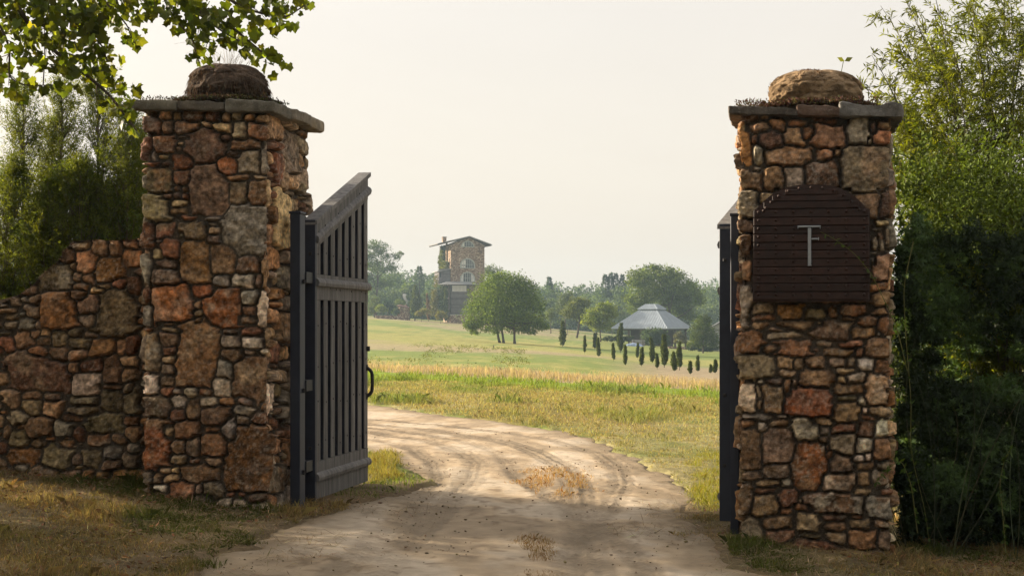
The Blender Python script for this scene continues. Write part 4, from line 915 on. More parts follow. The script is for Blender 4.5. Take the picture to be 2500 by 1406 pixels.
T('young_fruit_tree', 'small yellowing tree on a thin stem in front of the ivy at the tower foot', (1076, 792), [(1076, 768, 9, 9), (1072, 775, 8, 7), (1081, 773, 8, 8)], .3, 800, ((.15, .14, .035), (.22, .17, .05)), 67, .035, Y=286, nl=3)
T('low_shrub', 'dark low shrub at the foot of the fat dark cypress', (1018, 774), [(1015, 769, 9, 6), (1022, 771, 6, 4)], .3, 500, (G_DARK, G_MID), 68, .04, Y=299, cat='shrub', nl=2)

# cypresses
def cypress(name, label, base, h, w, seed, cols=((.040, .062, .024), (.085, .108, .038)), n=1500, size=.1, group='young cypresses on the slope', foot=.05):
    base = np.asarray(base, float); root = thing(name, base, label, 'cypress', group); r = np.random.default_rng(seed)
    t = r.random(n); a = r.uniform(0, 6.28, n); prof = np.interp(t, [0, .12, .3, .55, .8, 1], [.35, .75, 1, .85, .45, .05])
    rad = w * prof * (.5 + .5 * r.random(n) ** .5) * (.45 + 1.1 * vnoise(t * 7 + seed, a * 1.6 + t * 3, seed)) + np.where(r.random(n) < .05, w * .35, 0)
    ln_ = r.normal(0, .035, 2) * h
    P = np.stack([np.cos(a) * rad + .16 * w * np.sin(t * 5 + seed) + ln_[0] * t ** 2, np.sin(a) * rad + ln_[1] * t ** 2, h * (foot + (1 - foot) * t)], 1) + base
    D = np.stack([np.cos(a) * .35, np.sin(a) * .35, np.ones(n)], 1) + r.normal(size=(n, 3)) * .3
    c0, c1 = map(np.array, cols); col = (c0 + (c1 - c0) * r.random((n, 1))) * np.exp(r.normal(0, .2, (n, 1)))
    mb = MB(); leaf_quads(mb, P, D, size * r.uniform(.8, 1.6, n), size * .45, col); mb.build('crown', m_leaf, root)
    mb = MB(); mb.tube([base + (0, 0, -.2), base + (0, 0, h * .4), base + (0, 0, h * .8)], [w * .16, w * .1, .01], BARK, 6); mb.build('trunk', m_bark, root)
    return root
_cyp = [(345, 795, 1055, 33, 'dark cypress with a bare foot standing alone right of the big round tree'), (597, 955, 1145, 15, 'slim dark cypress below the yellow-green round tree, first of the slim row'),
 (714, 930, 1090, 16, 'slim cypress highest on the slope, just below the airy yellow-green tree'), (756, 980, 1175, 16, 'slim cypress just right of and below the one under the airy yellow-green tree'),
 (928, 1040, 1230, 18, 'slim cypress left of the tall cypress at the low hedge'), (1005, 825, 1130, 33, 'tall dark cypress in front of the low hedge and the pavilion left eave'),
 (1064, 1070, 1275, 18, 'slim cypress in the grass just right of the tall cypress by the hedge'), (1201, 1040, 1205, 14, 'thin cypress straight below the blue tarp'),
 (1247, 1095, 1290, 18, 'slim dusty cypress below the left side of the dense pavilion shrub'), (1372, 985, 1245, 27, 'medium cypress below the middle of the dense pavilion shrub'),
 (1428, 1160, 1320, 20, 'small cypress close to the left of the widest cypress'), (1508, 960, 1300, 40, 'widest cypress, ragged at its foot, below the right end of the pavilion shrub'),
 (1622, 1145, 1340, 30, 'short plump cypress touching a taller one to its right'), (1683, 1030, 1330, 37, 'tall broad cypress below the low stone wall of the pavilion'),
 (1805, 1255, 1380, 18, 'small leaning cypress in tall grass, first right of the touching pair'), (1892, 1185, 1345, 17, 'slim upright cypress in tall grass below the bushy tree with the pale trunk'),
 (2040, 1285, 1370, 15, 'smallest cypress, half sunk in tall grass near the plaque pillar'), (2090, 1235, 1370, 18, 'slim cypress in tall grass closest to the plaque pillar')]
_proto = {}
for i, (zx, zt, zb, hw, lab) in enumerate(_cyp):
    px = 1300 + zx / 4.687; pyb = 620 + zb / 4.687; b = hit(px, pyb, y0=72); Yc = b[1]; h = (zb - zt) / 4.687 * Yc / F * 1.04; w_ = .70 * hw / 4.687 * Yc / F
    v = 0 if hw < 19 else 1 if hw < 34 else 2
    cypress('cypress', lab, b, h, w_ * (1.1, .95, 1.0)[i % 3], 470 + i * 7, n=(700, 1300, 2000)[v], size=leafsize(Yc, 1.6) * (1.3, 1.1, 1.5)[i % 3], foot=(.03, .07, .11)[(i * 5) % 3])
b = at(1013, 772, 300); b[2] = float(H(b[0], b[1])); cypress('cypress', 'fat dark cypress with a trimmed foot left of the tower', b, 470 / 5.625 * .075, 70 / 5.625 * .075, 81, n=2600, size=.33, group=None, foot=.12)
b = at(1046, 771, 303); b[2] = float(H(b[0], b[1])); cypress('cypress', 'thin dead brown cypress between the fat cypress and the tower', b, 370 / 5.625 * .076, 20 / 5.625 * .076, 82, ((.11, .07, .05), (.16, .10, .06)), n=700, size=.3, group=None)
b = at(1088, 776, 302); b[2] = float(H(b[0], b[1])); cypress('cypress', 'narrow dark cypress against the tower front corner', b, 460 / 5.625 * .0755, 22 / 5.625 * .0755, 83, n=1200, size=.3, group=None)

# ---------------------------------------------------------------- tower
def fr_(O, ang):
    f = np.array([math.cos(ang), math.sin(ang)]); g = np.array([-math.sin(ang), math.cos(ang)])
    return lambda V: np.stack([O[0] + np.asarray(V)[:, 0] * f[0] + np.asarray(V)[:, 1] * g[0], O[1] + np.asarray(V)[:, 0] * f[1] + np.asarray(V)[:, 1] * g[1], np.asarray(V)[:, 2]], 1)
def stone_far(name, sc_, a, b, c, light=(.46, .36, .25)):
    m, nt, out = newmat(name); p = nd(nt, 'ShaderNodeBsdfPrincipled'); p.inputs['Roughness'].default_value = .9; p.inputs['Specular IOR Level'].default_value = .1
    v = nd(nt, 'ShaderNodeTexVoronoi'); v.inputs['Scale'].default_value = sc_; g = nd(nt, 'ShaderNodeTexCoord').outputs['Object']; nt.links.new(mapv(nt, g, (1, 1, 1.5)), v.inputs['Vector'])
    sep = nd(nt, 'ShaderNodeSeparateColor'); nt.links.new(v.outputs['Color'], sep.inputs[0])
    col = ramp(nt, sep.outputs[0], [(0, a), (.35, b), (.7, c), (.92, light)]); n = noise_n(nt, .5, 4, .6, g)
    col = mixc(nt, 1.0, col, ramp(nt, n.outputs[0], [(.3, .8), (.7, 1.15)]), 'MULTIPLY')
    edge = ramp(nt, v.outputs['Distance'], [(.0, 1.1), (.5, .72)]); nt.links.new(mixc(nt, 1.0, col, edge, 'MULTIPLY'), p.inputs['Base Color'])
    nt.links.new(p.outputs[0], out.inputs[0]); return m
m_tst = stone_far('tower_stone', 4.2, (.13, .08, .06), (.25, .16, .115), (.34, .25, .175), (.58, .48, .36))
m_board = rough_mat('grey_boards', scale=2, var=(.75, 1.2), rough=.8, bump=.3, bscale=6, bdist=.03, spec=.2)
m_metal = rough_mat('roof_metal', scale=1.2, var=(.85, 1.12), rough=.42, bump=.15, bscale=5, bdist=.02, spec=.5)
m_glass = plain_mat('window_glass', (.055, .062, .066), .15, 0, .5)
m_frame = plain_mat('window_frame_paint', (.34, .36, .33), .6)
m_white = plain_mat('white_curtain_sky', (.62, .60, .56), .8)  # white for curtains and for panels painted as sky behind glass
TC = at(1100.5, 778, 310)[:2]; TA = R(15); frT = fr_(TC, TA); W6 = 6.58; DT = 6.4
zz_ = lambda zy: EYE + (HOR - (550 + zy / 5.625)) * .0775
ss_ = lambda zx: (zx - 1240) / 455 * W6
tz0 = float(H(TC[0] + 3, TC[1] + 3)) - .5
tw = thing('stone_tower', (*frT(np.array([(W6 / 2, DT / 2, 0)]))[0][:2], tz0 + .5), 'tall narrow fieldstone tower house with a wide gable roof, arched windows and lean-tos', 'tower')
eL, eR, pk = zz_(262), zz_(268), zz_(165); pkx = ss_(1480)
mb = MB(); P = np.array([(0, 0, tz0), (W6, 0, tz0), (W6, 0, eR), (pkx, 0, pk), (0, 0, eL), (0, DT, tz0), (W6, DT, tz0), (W6, DT, eR), (pkx, DT, pk), (0, DT, eL)])
mb.add(frT(P), [(0, 1, 2, 3, 4), (9, 8, 7, 6, 5), (0, 4, 9, 5), (1, 6, 7, 2)]); mb.build('tower_wall', m_tst, tw)
mb = MB(); ov = .75; xl, xr = ss_(1052), ss_(1785)
for (xa, za, xb, zb_) in ((xl, zz_(255), pkx, zz_(146)), (pkx, zz_(146), xr, zz_(258))):
    P = np.array([(xa, -ov, za - .16), (xb, -ov, zb_ - .16), (xb, DT + ov, zb_ - .16), (xa, DT + ov, za - .16), (xa, -ov, za), (xb, -ov, zb_), (xb, DT + ov, zb_), (xa, DT + ov, za)]); mb.hexa(frT(P), (.17, .165, .16))
for q in range(9):
    for (xa, za, xb, zb_) in ((xl + .1, zz_(255) - .2, pkx - .1, zz_(146) - .2), (pkx + .1, zz_(146) - .2, xr - .1, zz_(258) - .2)):
        y = -ov + .15 + q * (DT + 2 * ov - .3) / 8; mb.hexa(frT(np.array([(xa, y, za - .2), (xb, y, zb_ - .2), (xb, y + .1, zb_ - .2), (xa, y + .1, za - .2), (xa, y, za - .02), (xb, y, zb_ - .02), (xb, y + .1, zb_ - .02), (xa, y + .1, za - .02)])) + np.array([0, 0, .055]), (.07, .055, .045), 1)
mb.build('roof', [m_metal, m_board], tw)
mb = MB(); mb.box((ss_(1165), 2.0, zz_(240)), (ss_(1213), 2.8, zz_(150)), fr=frT); ch = mb.build('chimney', m_tst, tw)
mb = MB(); mb.box((ss_(1160), 1.93, zz_(160)), (ss_(1218), 2.87, zz_(153)), (.2, .16, .12), fr=frT); mb.build('chimney_cap', m_board, tw)
def arch(x0, x1, y0, y1, mull, full, pale_panels=None):
    xa, xb = ss_(x0), ss_(x1); zb_, zt = zz_(y1), zz_(y0); cx = (xa + xb) / 2; hw = (xb - xa) / 2; zs = zb_ if full else zb_ + (zt - zb_) * .30
    def outline(k): return [(cx - hw * k, zb_), (cx + hw * k, zb_)] + ([] if full else []) + [(cx + hw * k * math.cos(t), zs + (zt - zs) * k * math.sin(t)) for t in np.linspace(0, math.pi, 21)]
    ro = outline(1.0); ri = outline(.86); n = len(ro); mb = MB()
    V = [(a, -.10, b) for a, b in ro] + [(a, -.10, b + (.10 if i < 2 else 0)) for i, (a, b) in enumerate(ri)] + [(a, .01, b) for a, b in ro] + [(a, -.02, b + (.10 if i < 2 else 0)) for i, (a, b) in enumerate(ri)]
    fs = []
    for i in range(n):
        j = (i + 1) % n; fs += [(i, j, n + j, n + i), (2 * n + i, 2 * n + j, j, i), (n + i, n + j, 3 * n + j, 3 * n + i)]
    mb.add(frT(np.array(V)), fs, (.3, .28, .25)); wn = mb.build('window', m_frame, tw)
    mb = MB(); mb.add(frT(np.array([(a, -.025, b + (.10 if i < 2 else 0)) for i, (a, b) in enumerate(ri)])), [tuple(range(n))]); mb.build('pane', m_glass, wn)
    mb = MB()
    for q in range(1, mull):
        x = cx - hw * .86 + 2 * hw * .86 * q / mull; hgt = zs + (zt - zs) * .86 * math.sqrt(max(0, 1 - ((x - cx) / (hw * .86)) ** 2)); mb.box((x - .035, -.075, zb_ + .1), (x + .035, -.028, hgt), fr=frT)
    if not full or mull > 5: mb.box((cx - hw * .85, -.07, zs + .1 * (zt - zs)), (cx + hw * .85, -.03, zs + .1 * (zt - zs) + .06), fr=frT)
    mb.build('glazing_frame', m_frame, wn)
    if pale_panels:
        for (c0, c1, d0, d1) in pale_panels:
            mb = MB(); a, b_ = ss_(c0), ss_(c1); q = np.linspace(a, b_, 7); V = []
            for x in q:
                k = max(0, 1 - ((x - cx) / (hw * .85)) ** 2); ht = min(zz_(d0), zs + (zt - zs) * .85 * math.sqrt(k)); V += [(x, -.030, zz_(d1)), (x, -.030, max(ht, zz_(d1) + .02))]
            mb.add(frT(np.array(V)), [(2 * i, 2 * i + 2, 2 * i + 3, 2 * i + 1) for i in range(6)]); mb.build('curtain_sky_panel', m_white, wn)
arch(1378, 1558, 210, 298, 5, True, [(1392, 1420, 232, 288)])  # pale panel paints in the sky seen through the left part
arch(1366, 1566, 450, 592, 6, False, [(1382, 1445, 478, 545), (1382, 1440, 556, 578)])  # both pale panels stand for bright sky behind the panes
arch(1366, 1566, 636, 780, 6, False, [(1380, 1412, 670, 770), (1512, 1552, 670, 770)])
for (a, b_, c, d) in ((1280, 1296, 346, 360), (1642, 1660, 360, 376)):
    mb = MB(); mb.box((ss_(a), -.03, zz_(d)), (ss_(b_), .0, zz_(c)), (.03, .025, .02), fr=frT); mb.build('vent_hole', m_board, tw)
# slit window and drain pipe on the lit side
mb = MB(); mb.box((-.05, .95, zz_(530)), (-.004, 1.3, zz_(455)), (.05, .035, .03), fr=frT); mb.build('slit_window', m_board, tw)
mb = MB(); mb.box((-.28, 2.6, zz_(590)), (-.004, 3.1, zz_(238)), (.2, .14, .1), fr=frT); mb.build('chimney_breast', m_tst, tw)
# upper lean-to on the left side
mb = MB(); xa, xb = ss_(1085), -.004
P = np.array([(xa, .2, zz_(800)), (xb, .2, zz_(800)), (xb, 4.2, zz_(800)), (xa, 4.2, zz_(800)), (xa, .2, zz_(635)), (xb, .2, zz_(602)), (xb, 4.2, zz_(602)), (xa, 4.2, zz_(635))]); mb.hexa(frT(P), (.135, .125, .13)); lean = mb
mb = MB(); P = np.array([(xa - .35, -.1, zz_(640)), (xb, -.1, zz_(601)), (xb, 4.5, zz_(601)), (xa - .35, 4.5, zz_(640)), (xa - .35, -.1, zz_(631)), (xb, -.1, zz_(592)), (xb, 4.5, zz_(592)), (xa - .35, 4.5, zz_(631))]); mb.hexa(frT(P), (.28, .28, .28)); mb.build('lean_to_roof', m_metal, tw)
mb = lean
for k in range(10):
    z = zz_(800) + k * .28; mb.box((xa + .02, .165, z), (xb - .02, .196, z + .25), np.array((.12, .112, .12)) * rng.uniform(.85, 1.15), fr=frT)
mb.build('lean_to', m_board, tw)
mb = MB(); mb.box((xa + .12, .14, zz_(715)), (xa + .4, .16, zz_(650)), (.03, .028, .03), fr=frT); mb.build('opening', m_board, tw)
# lower front block
fd = 2.6; xa, xb = ss_(1198), ss_(1445)
mb = MB(); mb.box((xa, -fd, zz_(1235)), (xb, -.004, zz_(815)), (.10, .092, .09), fr=frT); mb.build('front_block', m_board, tw)
mb = MB(); nb = 20; z0_, z1_ = zz_(1228), zz_(920)
for k in range(nb):
    z = z0_ + (z1_ - z0_) * k / nb; mb.hexa(frT(np.array([(xa - .02, -fd - .07, z), (xb + .02, -fd - .07, z), (xb + .02, -fd - .004, z), (xa - .02, -fd - .004, z), (xa - .02, -fd - .02, z + .29), (xb + .02, -fd - .02, z + .29), (xb + .02, -fd - .004, z + .29), (xa - .02, -fd - .004, z + .29)])), np.array((.105, .096, .095)) * rng.uniform(.75, 1.25))
mb.build('siding', m_board, tw)
mb = MB(); mb.box((xa - .15, -fd - .2, tz0), (xb + 1.2, -.004, zz_(1236)), fr=frT); mb.build('plinth', m_tst, tw)
mb = MB(); mb.box((xa - .2, -fd - .26, zz_(1236) + .002), (xb + .2, -fd + .3, zz_(1228)), (.40, .38, .35), fr=frT); mb.build('plinth_ledge', m_board, tw)
mb = MB(); mb.box((xb + .004, -1.9, zz_(1235)), (ss_(1580), -.004, zz_(822)), fr=frT); mb.build('side_block', m_tst, tw)
mb = MB(); mb.box((xb + .08, -1.98, zz_(1225)), (ss_(1475), -1.904, zz_(985)), (.03, .03, .035), fr=frT); mb.box((xb + .02, -2.6, zz_(968)), (ss_(1500), -1.95, zz_(958)), (.2, .2, .2), fr=frT); mb.build('doorway', m_board, tw)
mb = MB(); e0, e1, zt, ze = ss_(1062), ss_(1582), zz_(776), zz_(818); ry0, ry1 = ss_(1180), ss_(1450)
P = np.array([(e0, -fd - .7, ze), (e1, -fd - .7, ze), (e1, .3, ze), (e0, .3, ze), (ry0, -1.0, zt), (ry1, -1.0, zt), (ry1, .3, zt), (ry0, .3, zt)]); mb.hexa(frT(P), (.27, .275, .28)); mb.build('block_roof', m_metal, tw)
mb = MB(); mb.box((ss_(1216), -fd - .06, zz_(914)), (ss_(1408), -fd - .003, zz_(830)), (.45, .45, .43), fr=frT); wn = mb.build('window', m_board, tw)
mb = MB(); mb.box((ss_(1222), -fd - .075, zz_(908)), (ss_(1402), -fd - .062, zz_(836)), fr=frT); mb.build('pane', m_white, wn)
mb = MB()
for k in range(1, 10): x = ss_(1222 + 18 * k); mb.box((x - .03, -fd - .1, zz_(908)), (x + .03, -fd - .077, zz_(836)), fr=frT)
for k in (1, 2): z = lerp(zz_(908), zz_(836), k / 3); mb.box((ss_(1222), -fd - .11, z - .025), (ss_(1402), -fd - .101, z + .025), fr=frT)
mb.build('glazing_frame', m_frame, wn)
for x in (1170, 1500):
    mb = MB(); mb.box((ss_(x) - .12, -fd - .55, zz_(1235)), (ss_(x) + .12, -fd - .31, ze), (.09, .075, .065), fr=frT); mb.build('porch_post', m_board, tw)
# ivy on the tower
def ivy(name, lab, boxes, n, cols, seed, size=.34):
    mb = MB(); r = np.random.default_rng(seed)
    for (zx0, zx1, zy0, zy1, y0, y1, wgt) in boxes:
        k = int(n * wgt); u_ = r.random(k); v_ = r.random(k); x = ss_(zx0 + (zx1 - zx0) * (u_ + .12 * (vnoise(v_ * 9, v_ * 0, seed) - .5))); z = zz_(zy0) + (zz_(zy1) - zz_(zy0)) * v_
        P = frT(np.stack([x, r.uniform(y0, y1, k), z], 1)); c0, c1 = map(np.array, cols); leaf_quads(mb, P, rand_unit(k, r) + np.array([-.2, -.4, -.3]), size * r.uniform(.7, 1.4, k), size * .6, (c0 + (c1 - c0) * r.random((k, 1))) * np.exp(r.normal(0, .2, (k, 1))))
    o = mb.build(name, m_leaf); return tag(o, lab, 'ivy')
ivy('ivy', 'climbing ivy high on the sunny left side of the tower', [(1195, 1236, 268, 420, 4.2, 6.5, .25), (1168, 1236, 400, 520, 3.6, 6.3, .35), (1165, 1238, 490, 605, 1.2, 6.0, .4)], 2600, ((.06, .085, .025), (.12, .13, .04)), 401)
ivy('ivy', 'dark ivy covering the left corner of the tower porch', [(1065, 1180, 820, 1040, -2.9, -.2, .5), (1060, 1195, 1030, 1265, -3.0, -.2, .5)], 2200, ((.025, .045, .02), (.05, .07, .028)), 402)
ivy('ivy', 'yellow-green climber on the trellis left of the tower porch', [(985, 1060, 880, 1060, -1.5, 1.0, .4), (960, 1065, 1040, 1245, -1.5, 1, .5), (1035, 1085, 690, 860, .3, 2, .12)], 1500, ((.07, .085, .025), (.14, .13, .04)), 403)

# stone hut, its smoke, the garden wall
HC = at(962, 772, 301)[:2]; frH = fr_(HC, R(12)); hz0 = float(H(HC[0] + 1, HC[1])) - .3; ph = .0753 / 5.625
ht = thing('stone_hut', (*frH(np.array([(1.5, 1.2, 0)]))[0][:2], hz0 + .3), 'small low stone hut with a sloped roof left of the tower', 'hut')
zq = lambda zy: EYE + (HOR - (550 + zy / 5.625)) * .0753
xs_ = lambda zx: (zx - 462) * ph / math.cos(R(12))
mb = MB(); P = np.array([(xs_(540), 0, hz0), (xs_(680), 0, hz0), (xs_(680), 2.6, hz0), (xs_(540), 2.6, hz0), (xs_(540), 0, zq(1120)), (xs_(680), 0, zq(1145)), (xs_(680), 2.6, zq(1145)), (xs_(540), 2.6, zq(1120))]); mb.hexa(frH(P)); mb.build('hut_wall', m_tst, ht)
mb = MB(); P = np.array([(xs_(515), -.3, zq(1105)), (xs_(690), -.3, zq(1142)), (xs_(690), 2.9, zq(1142)), (xs_(515), 2.9, zq(1105)), (xs_(560), 1.2, zq(1085)), (xs_(650), 1.2, zq(1105)), (xs_(650), 1.5, zq(1105)), (xs_(560), 1.5, zq(1085))]); mb.hexa(frH(P), (.22, .13, .10)); mb.build('hut_roof', m_board, ht)
mb = MB(); mb.box((xs_(672), -.03, hz0), (xs_(680), -.003, zq(1150)), (.05, .04, .035), fr=frH); mb.build('hut_door', m_board, ht)
mb = MB(); mb.box((xs_(632), 1.1, zq(1115)), (xs_(650), 1.5, zq(1085)), fr=frH); mb.build('chimney', m_tst, ht)
mb = MB(); gw = at(917, 771, 300)[:2]; frG = fr_(gw, R(6)); gz_ = float(H(gw[0] + 2, gw[1]))
for k in range(14): x = k * .32; mb.box((x, 0, gz_ - .4), (x + .34 - .004, .5, gz_ + .62 + rng.uniform(-.06, .06)), np.array((.30, .25, .19)) * rng.uniform(.8, 1.2), fr=frG, bev=.05)
tag(mb.build('garden_wall', m_tst), 'low pale garden wall of piled stones below the shrubs, left of the hut', 'wall')
sm, nt, out = newmat('chimney_smoke'); pv = nd(nt, 'ShaderNodeVolumePrincipled'); pv.inputs['Color'].default_value = (.9, .92, .95, 1)
pv.inputs['Density'].default_value = .45; nt.links.new(pv.outputs[0], out.inputs['Volume'])
b = frH(np.array([(xs_(641), 1.3, zq(1080))]))[0]; mb = MB(); t = np.linspace(0, 1, 9)[:, None]
mb.tube(b + np.array([-.4, 0, 0]) * t ** 2 + np.array([0, 0, 1.9]) * t + np.array([.18, 0, 0]) * np.sin(t * 7), np.linspace(.12, .42, 9), n=10); mb.F = [(q[:, ::-1], mi) for q, mi in mb.F]; o = mb.build('smoke', sm); tag(o, 'thin wisp of smoke rising behind the stone hut', 'smoke', kind='stuff')

# ---------------------------------------------------------------- pavilion
YP = 226.0; kp = YP / F / 4.687
PC = at(1300 + 1540 / 4.687, 802, YP)[:2]
zp = lambda zy: EYE + (HOR - (620 + zy / 4.687)) * YP / F
Wp = 8.61; pa = np.array([-.867, .498]); pb = np.array([.498, .867])
PO = PC + (pa + pb) * Wp / 2
frP2 = lambda V: np.stack([PO[0] + np.asarray(V)[:, 0] * pa[0] + np.asarray(V)[:, 1] * pb[0], PO[1] + np.asarray(V)[:, 0] * pa[1] + np.asarray(V)[:, 1] * pb[1], np.asarray(V)[:, 2]], 1)
gz0 = float(H(PO[0], PO[1])); gz1 = min(gz0, zp(1055)) 
pv_ = thing('pavilion', (*PO, zp(1050)), 'open-sided pavilion with a big grey metal hip roof and a small raised cupola roof', 'pavilion')
def seam_roof(name, h0, z0, h1, z1, th, col, seams, parent):
    mb = MB(); k = [(-1, -1), (1, -1), (1, 1), (-1, 1)]
    P = np.array([(a * h0, b * h0, z0) for a, b in k] + [(a * h1, b * h1, z1) for a, b in k]); Q = P - np.array([0, 0, th])
    V = np.concatenate([P, Q]); fs = [(i, (i + 1) % 4, 4 + (i + 1) % 4, 4 + i) for i in range(4)] + [(4, 5, 6, 7)] + [((i + 1) % 4, i, 8 + i, 8 + (i + 1) % 4) for i in range(4)] + [(8 + (i + 1) % 4, 8 + i, 12 + i, 12 + (i + 1) % 4) for i in range(4)] + [(15, 14, 13, 12)]
    fs = [f[::-1] for f in fs]
    mb.add(frP2(V), fs, col)
    for i in range(4):                                                # standing seams and hip caps
        a0 = P[i]; a1 = P[(i + 1) % 4]; b0 = P[4 + i]; b1 = P[4 + (i + 1) % 4]; d = (a1 - a0) / np.linalg.norm(a1 - a0); nrm = np.cross(b0 - a0, d); nrm /= np.linalg.norm(nrm)
        if nrm[2] < 0: nrm = -nrm
        Lb = np.linalg.norm(a1 - a0)
        for s in np.arange(1, seams) / seams:
            p0 = a0 + (a1 - a0) * s; dist = s * Lb; inset = (Lb - np.linalg.norm(b1 - b0)) / 2; f = min(1, dist / inset, (Lb - dist) / inset)
            up = ((b0 + b1) - (a0 + a1)) / 2; p1 = p0 + up * f
            V = np.array([p0 - d * .02 + nrm * .002, p0 + d * .02 + nrm * .002, p1 + d * .02 + nrm * .002, p1 - d * .02 + nrm * .002]); mb.hexa(frP2(np.concatenate([V, V + nrm * .05])), np.array(col) * .9)
        mb.tube(frP2(np.array([a0, b0])), .05, np.array(col) * 1.2, 6)
    return mb.build(name, m_metal, parent)
ROOF = (.34, .385, .43)
seam_roof('main_roof', Wp / 2, zp(848), Wp / 2 * .30, zp(634), .10, ROOF, 22, pv_)
mb = MB(); hh_ = Wp / 2 * .29; mb.box((-hh_, -hh_, zp(640)), (hh_, hh_, zp(618)), (.12, .11, .10), fr=frP2); mb.build('cupola_wall', m_board, pv_)
seam_roof('cupola_roof', Wp / 2 * .355, zp(624), Wp / 2 * .15, zp(568), .07, ROOF, 10, pv_)
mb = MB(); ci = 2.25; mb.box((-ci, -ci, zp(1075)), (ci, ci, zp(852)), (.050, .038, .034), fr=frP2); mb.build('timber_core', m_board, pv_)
for (a, b_) in ((-3.6, -3.6), (3.6, -3.6), (3.6, 3.6), (-3.6, 3.6), (0, -3.6), (0, 3.6), (-3.6, 0), (3.6, 0)):
    mb = MB(); mb.box((a - .11, b_ - .11, zp(1090)), (a + .11, b_ + .11, zp(850)), (.10, .085, .07), fr=frP2, bev=.01); mb.build('post', m_board, pv_)
for b_ in (-3.6, 3.6):
    mb = MB(); mb.box((-3.9, b_ - .09, zp(872)), (3.9, b_ + .09, zp(853)), (.08, .065, .055), fr=frP2); mb.build('beam', m_board, pv_)
for b_ in (-3.6, 3.6):
    mb = MB(); mb.box((b_ - .09, -3.5, zp(874)), (b_ + .09, 3.5, zp(854)), (.08, .065, .055), fr=frP2); mb.build('beam', m_board, pv_)
mb = MB(); mb.box((-4.1, -4.1, zp(1100)), (4.1, 4.1, zp(1068)), (.26, .22, .17), fr=frP2); mb.build('floor_slab', m_board, pv_)
# things round the pavilion
T('dense_shrub', 'large dense rounded shrub growing against the front of the pavilion', (1300 + 1400 / 4.687, 848), [(1300 + a / 4.687, 620 + b / 4.687, c / 4.687, d / 4.687) for a, b, c, d in ((1330, 930, 70, 70), (1420, 910, 80, 62), (1500, 950, 60, 70), (1400, 990, 110, 65), (1290, 985, 45, 60), (1530, 1010, 35, 45))], .6, 5200, ((.050, .075, .045), (.085, .11, .065)), 91, .06, Y=218, cat='shrub', nl=3)
T('bare_shrub', 'loose twiggy olive shrub under the right eave of the pavilion', (1300 + 1680 / 4.687, 842), [(1300 + a / 4.687, 620 + b / 4.687, c / 4.687, d / 4.687) for a, b, c, d in ((1680, 940, 50, 50), (1720, 990, 45, 45), (1650, 990, 35, 40))], .5, 1100, ((.10, .085, .045), (.13, .12, .05)), 92, .04, Y=224, cat='shrub', nl=5)
for (a, b_, wd, lab) in ((1950, 1075, 150, 'low dark bushes around the pale-trunked small tree by the house'),):
    T('undergrowth_shrub', 'low dark spreading shrub under the bushy small tree by the house', (1300 + a / 4.687, 856), [(1300 + (a + q) / 4.687, 620 + (b_ + rng.uniform(-15, 15)) / 4.687, 14, 9) for q in (-130, -70, 0, 60, 120)], .5, 2200, (G_DARK, (.05, .07, .03)), 93, .04, Y=204, cat='shrub', nl=2)
hb = hit(1300 + 1000 / 4.687, 620 + 1000 / 4.687, y0=150); mb = MB(); lb = px_lobes([(1300 + a / 4.687, 620 + 972 / 4.687, 14, 6.5) for a in (880, 930, 985, 1040, 1095)], 222, .4, 5)
crown(mb, lb, 2400, leafsize(222, 1.7), (G_DARK, (.045, .06, .03)), 94); tag(mb.build('hedge', m_leaf), 'low dark hedge left of the pavilion shrub', 'hedge')
# tarp, poles, pavilion wall
tp = at(1300 + 1155 / 4.687, 620 + 1012 / 4.687, 214); tp[2] = float(H(tp[0], tp[1])); a = np.linspace(-1, 1, 25); A, B_ = np.meshgrid(a, a, indexing='ij')
hgt = .42 * np.clip(1 - np.abs(A) ** 3, 0, 1) * np.clip(1 - np.abs(B_) ** 3, 0, 1) * (.5 + .9 * fbm(A * 3 + 4, B_ * 3, 12, 3)); V = np.stack([tp[0] + A * 1.3, tp[1] + B_ * .8, tp[2] + hgt - .02], -1).reshape(-1, 3)
ii = np.arange(625).reshape(25, 25); Fq = np.stack([ii[:-1, :-1], ii[1:, :-1], ii[1:, 1:], ii[:-1, 1:]], -1).reshape(-1, 4); mb = MB(); mb.add(V, Fq, (.28, .36, .50)); tag(mb.build('tarp', rough_mat('blue_tarp', 3, rough=.5), smooth=True), 'crumpled pale blue tarp on the grass below the pavilion', 'tarp')
mb = MB(); q0 = at(1300 + 1210 / 4.687, 620 + 1000 / 4.687, 217); q0[2] = float(H(q0[0], q0[1]))
for k in range(11): mb.tube([q0 + (-.9 + rng.uniform(-.1, .1), rng.uniform(-.3, .3), .12 + .07 * k), q0 + (.9 + rng.uniform(-.1, .1), rng.uniform(-.3, .3), .02 + .075 * k)], .035, vary((.36, .34, .32), 1, .2)[0], 5)
for x in (-.6, .6): mb.box((q0[0] + x - .05, q0[1] - .4, q0[2] - .2), (q0[0] + x + .05, q0[1] - .33, q0[2] + .9), (.12, .1, .08))
tag(mb.build('pole_rack', m_board), 'rack of stacked pale poles beside the pavilion shrub', 'pole rack')
mb = MB(); w0 = at(1300 + 1555 / 4.687, 844, 214)[:2]; frW = fr_(w0, R(4)); wz = zp(1078)
for k in range(12): x = k * .22; mb.box((x, 0, wz - .5), (x + .217, .35, wz + .36 + rng.uniform(-.03, .03)), np.array((.36, .28, .20)) * rng.uniform(.8, 1.2), fr=frW, bev=.03)
tag(mb.build('pavilion_wall', m_tst), 'short low stone retaining wall at the right foot of the pavilion', 'wall')
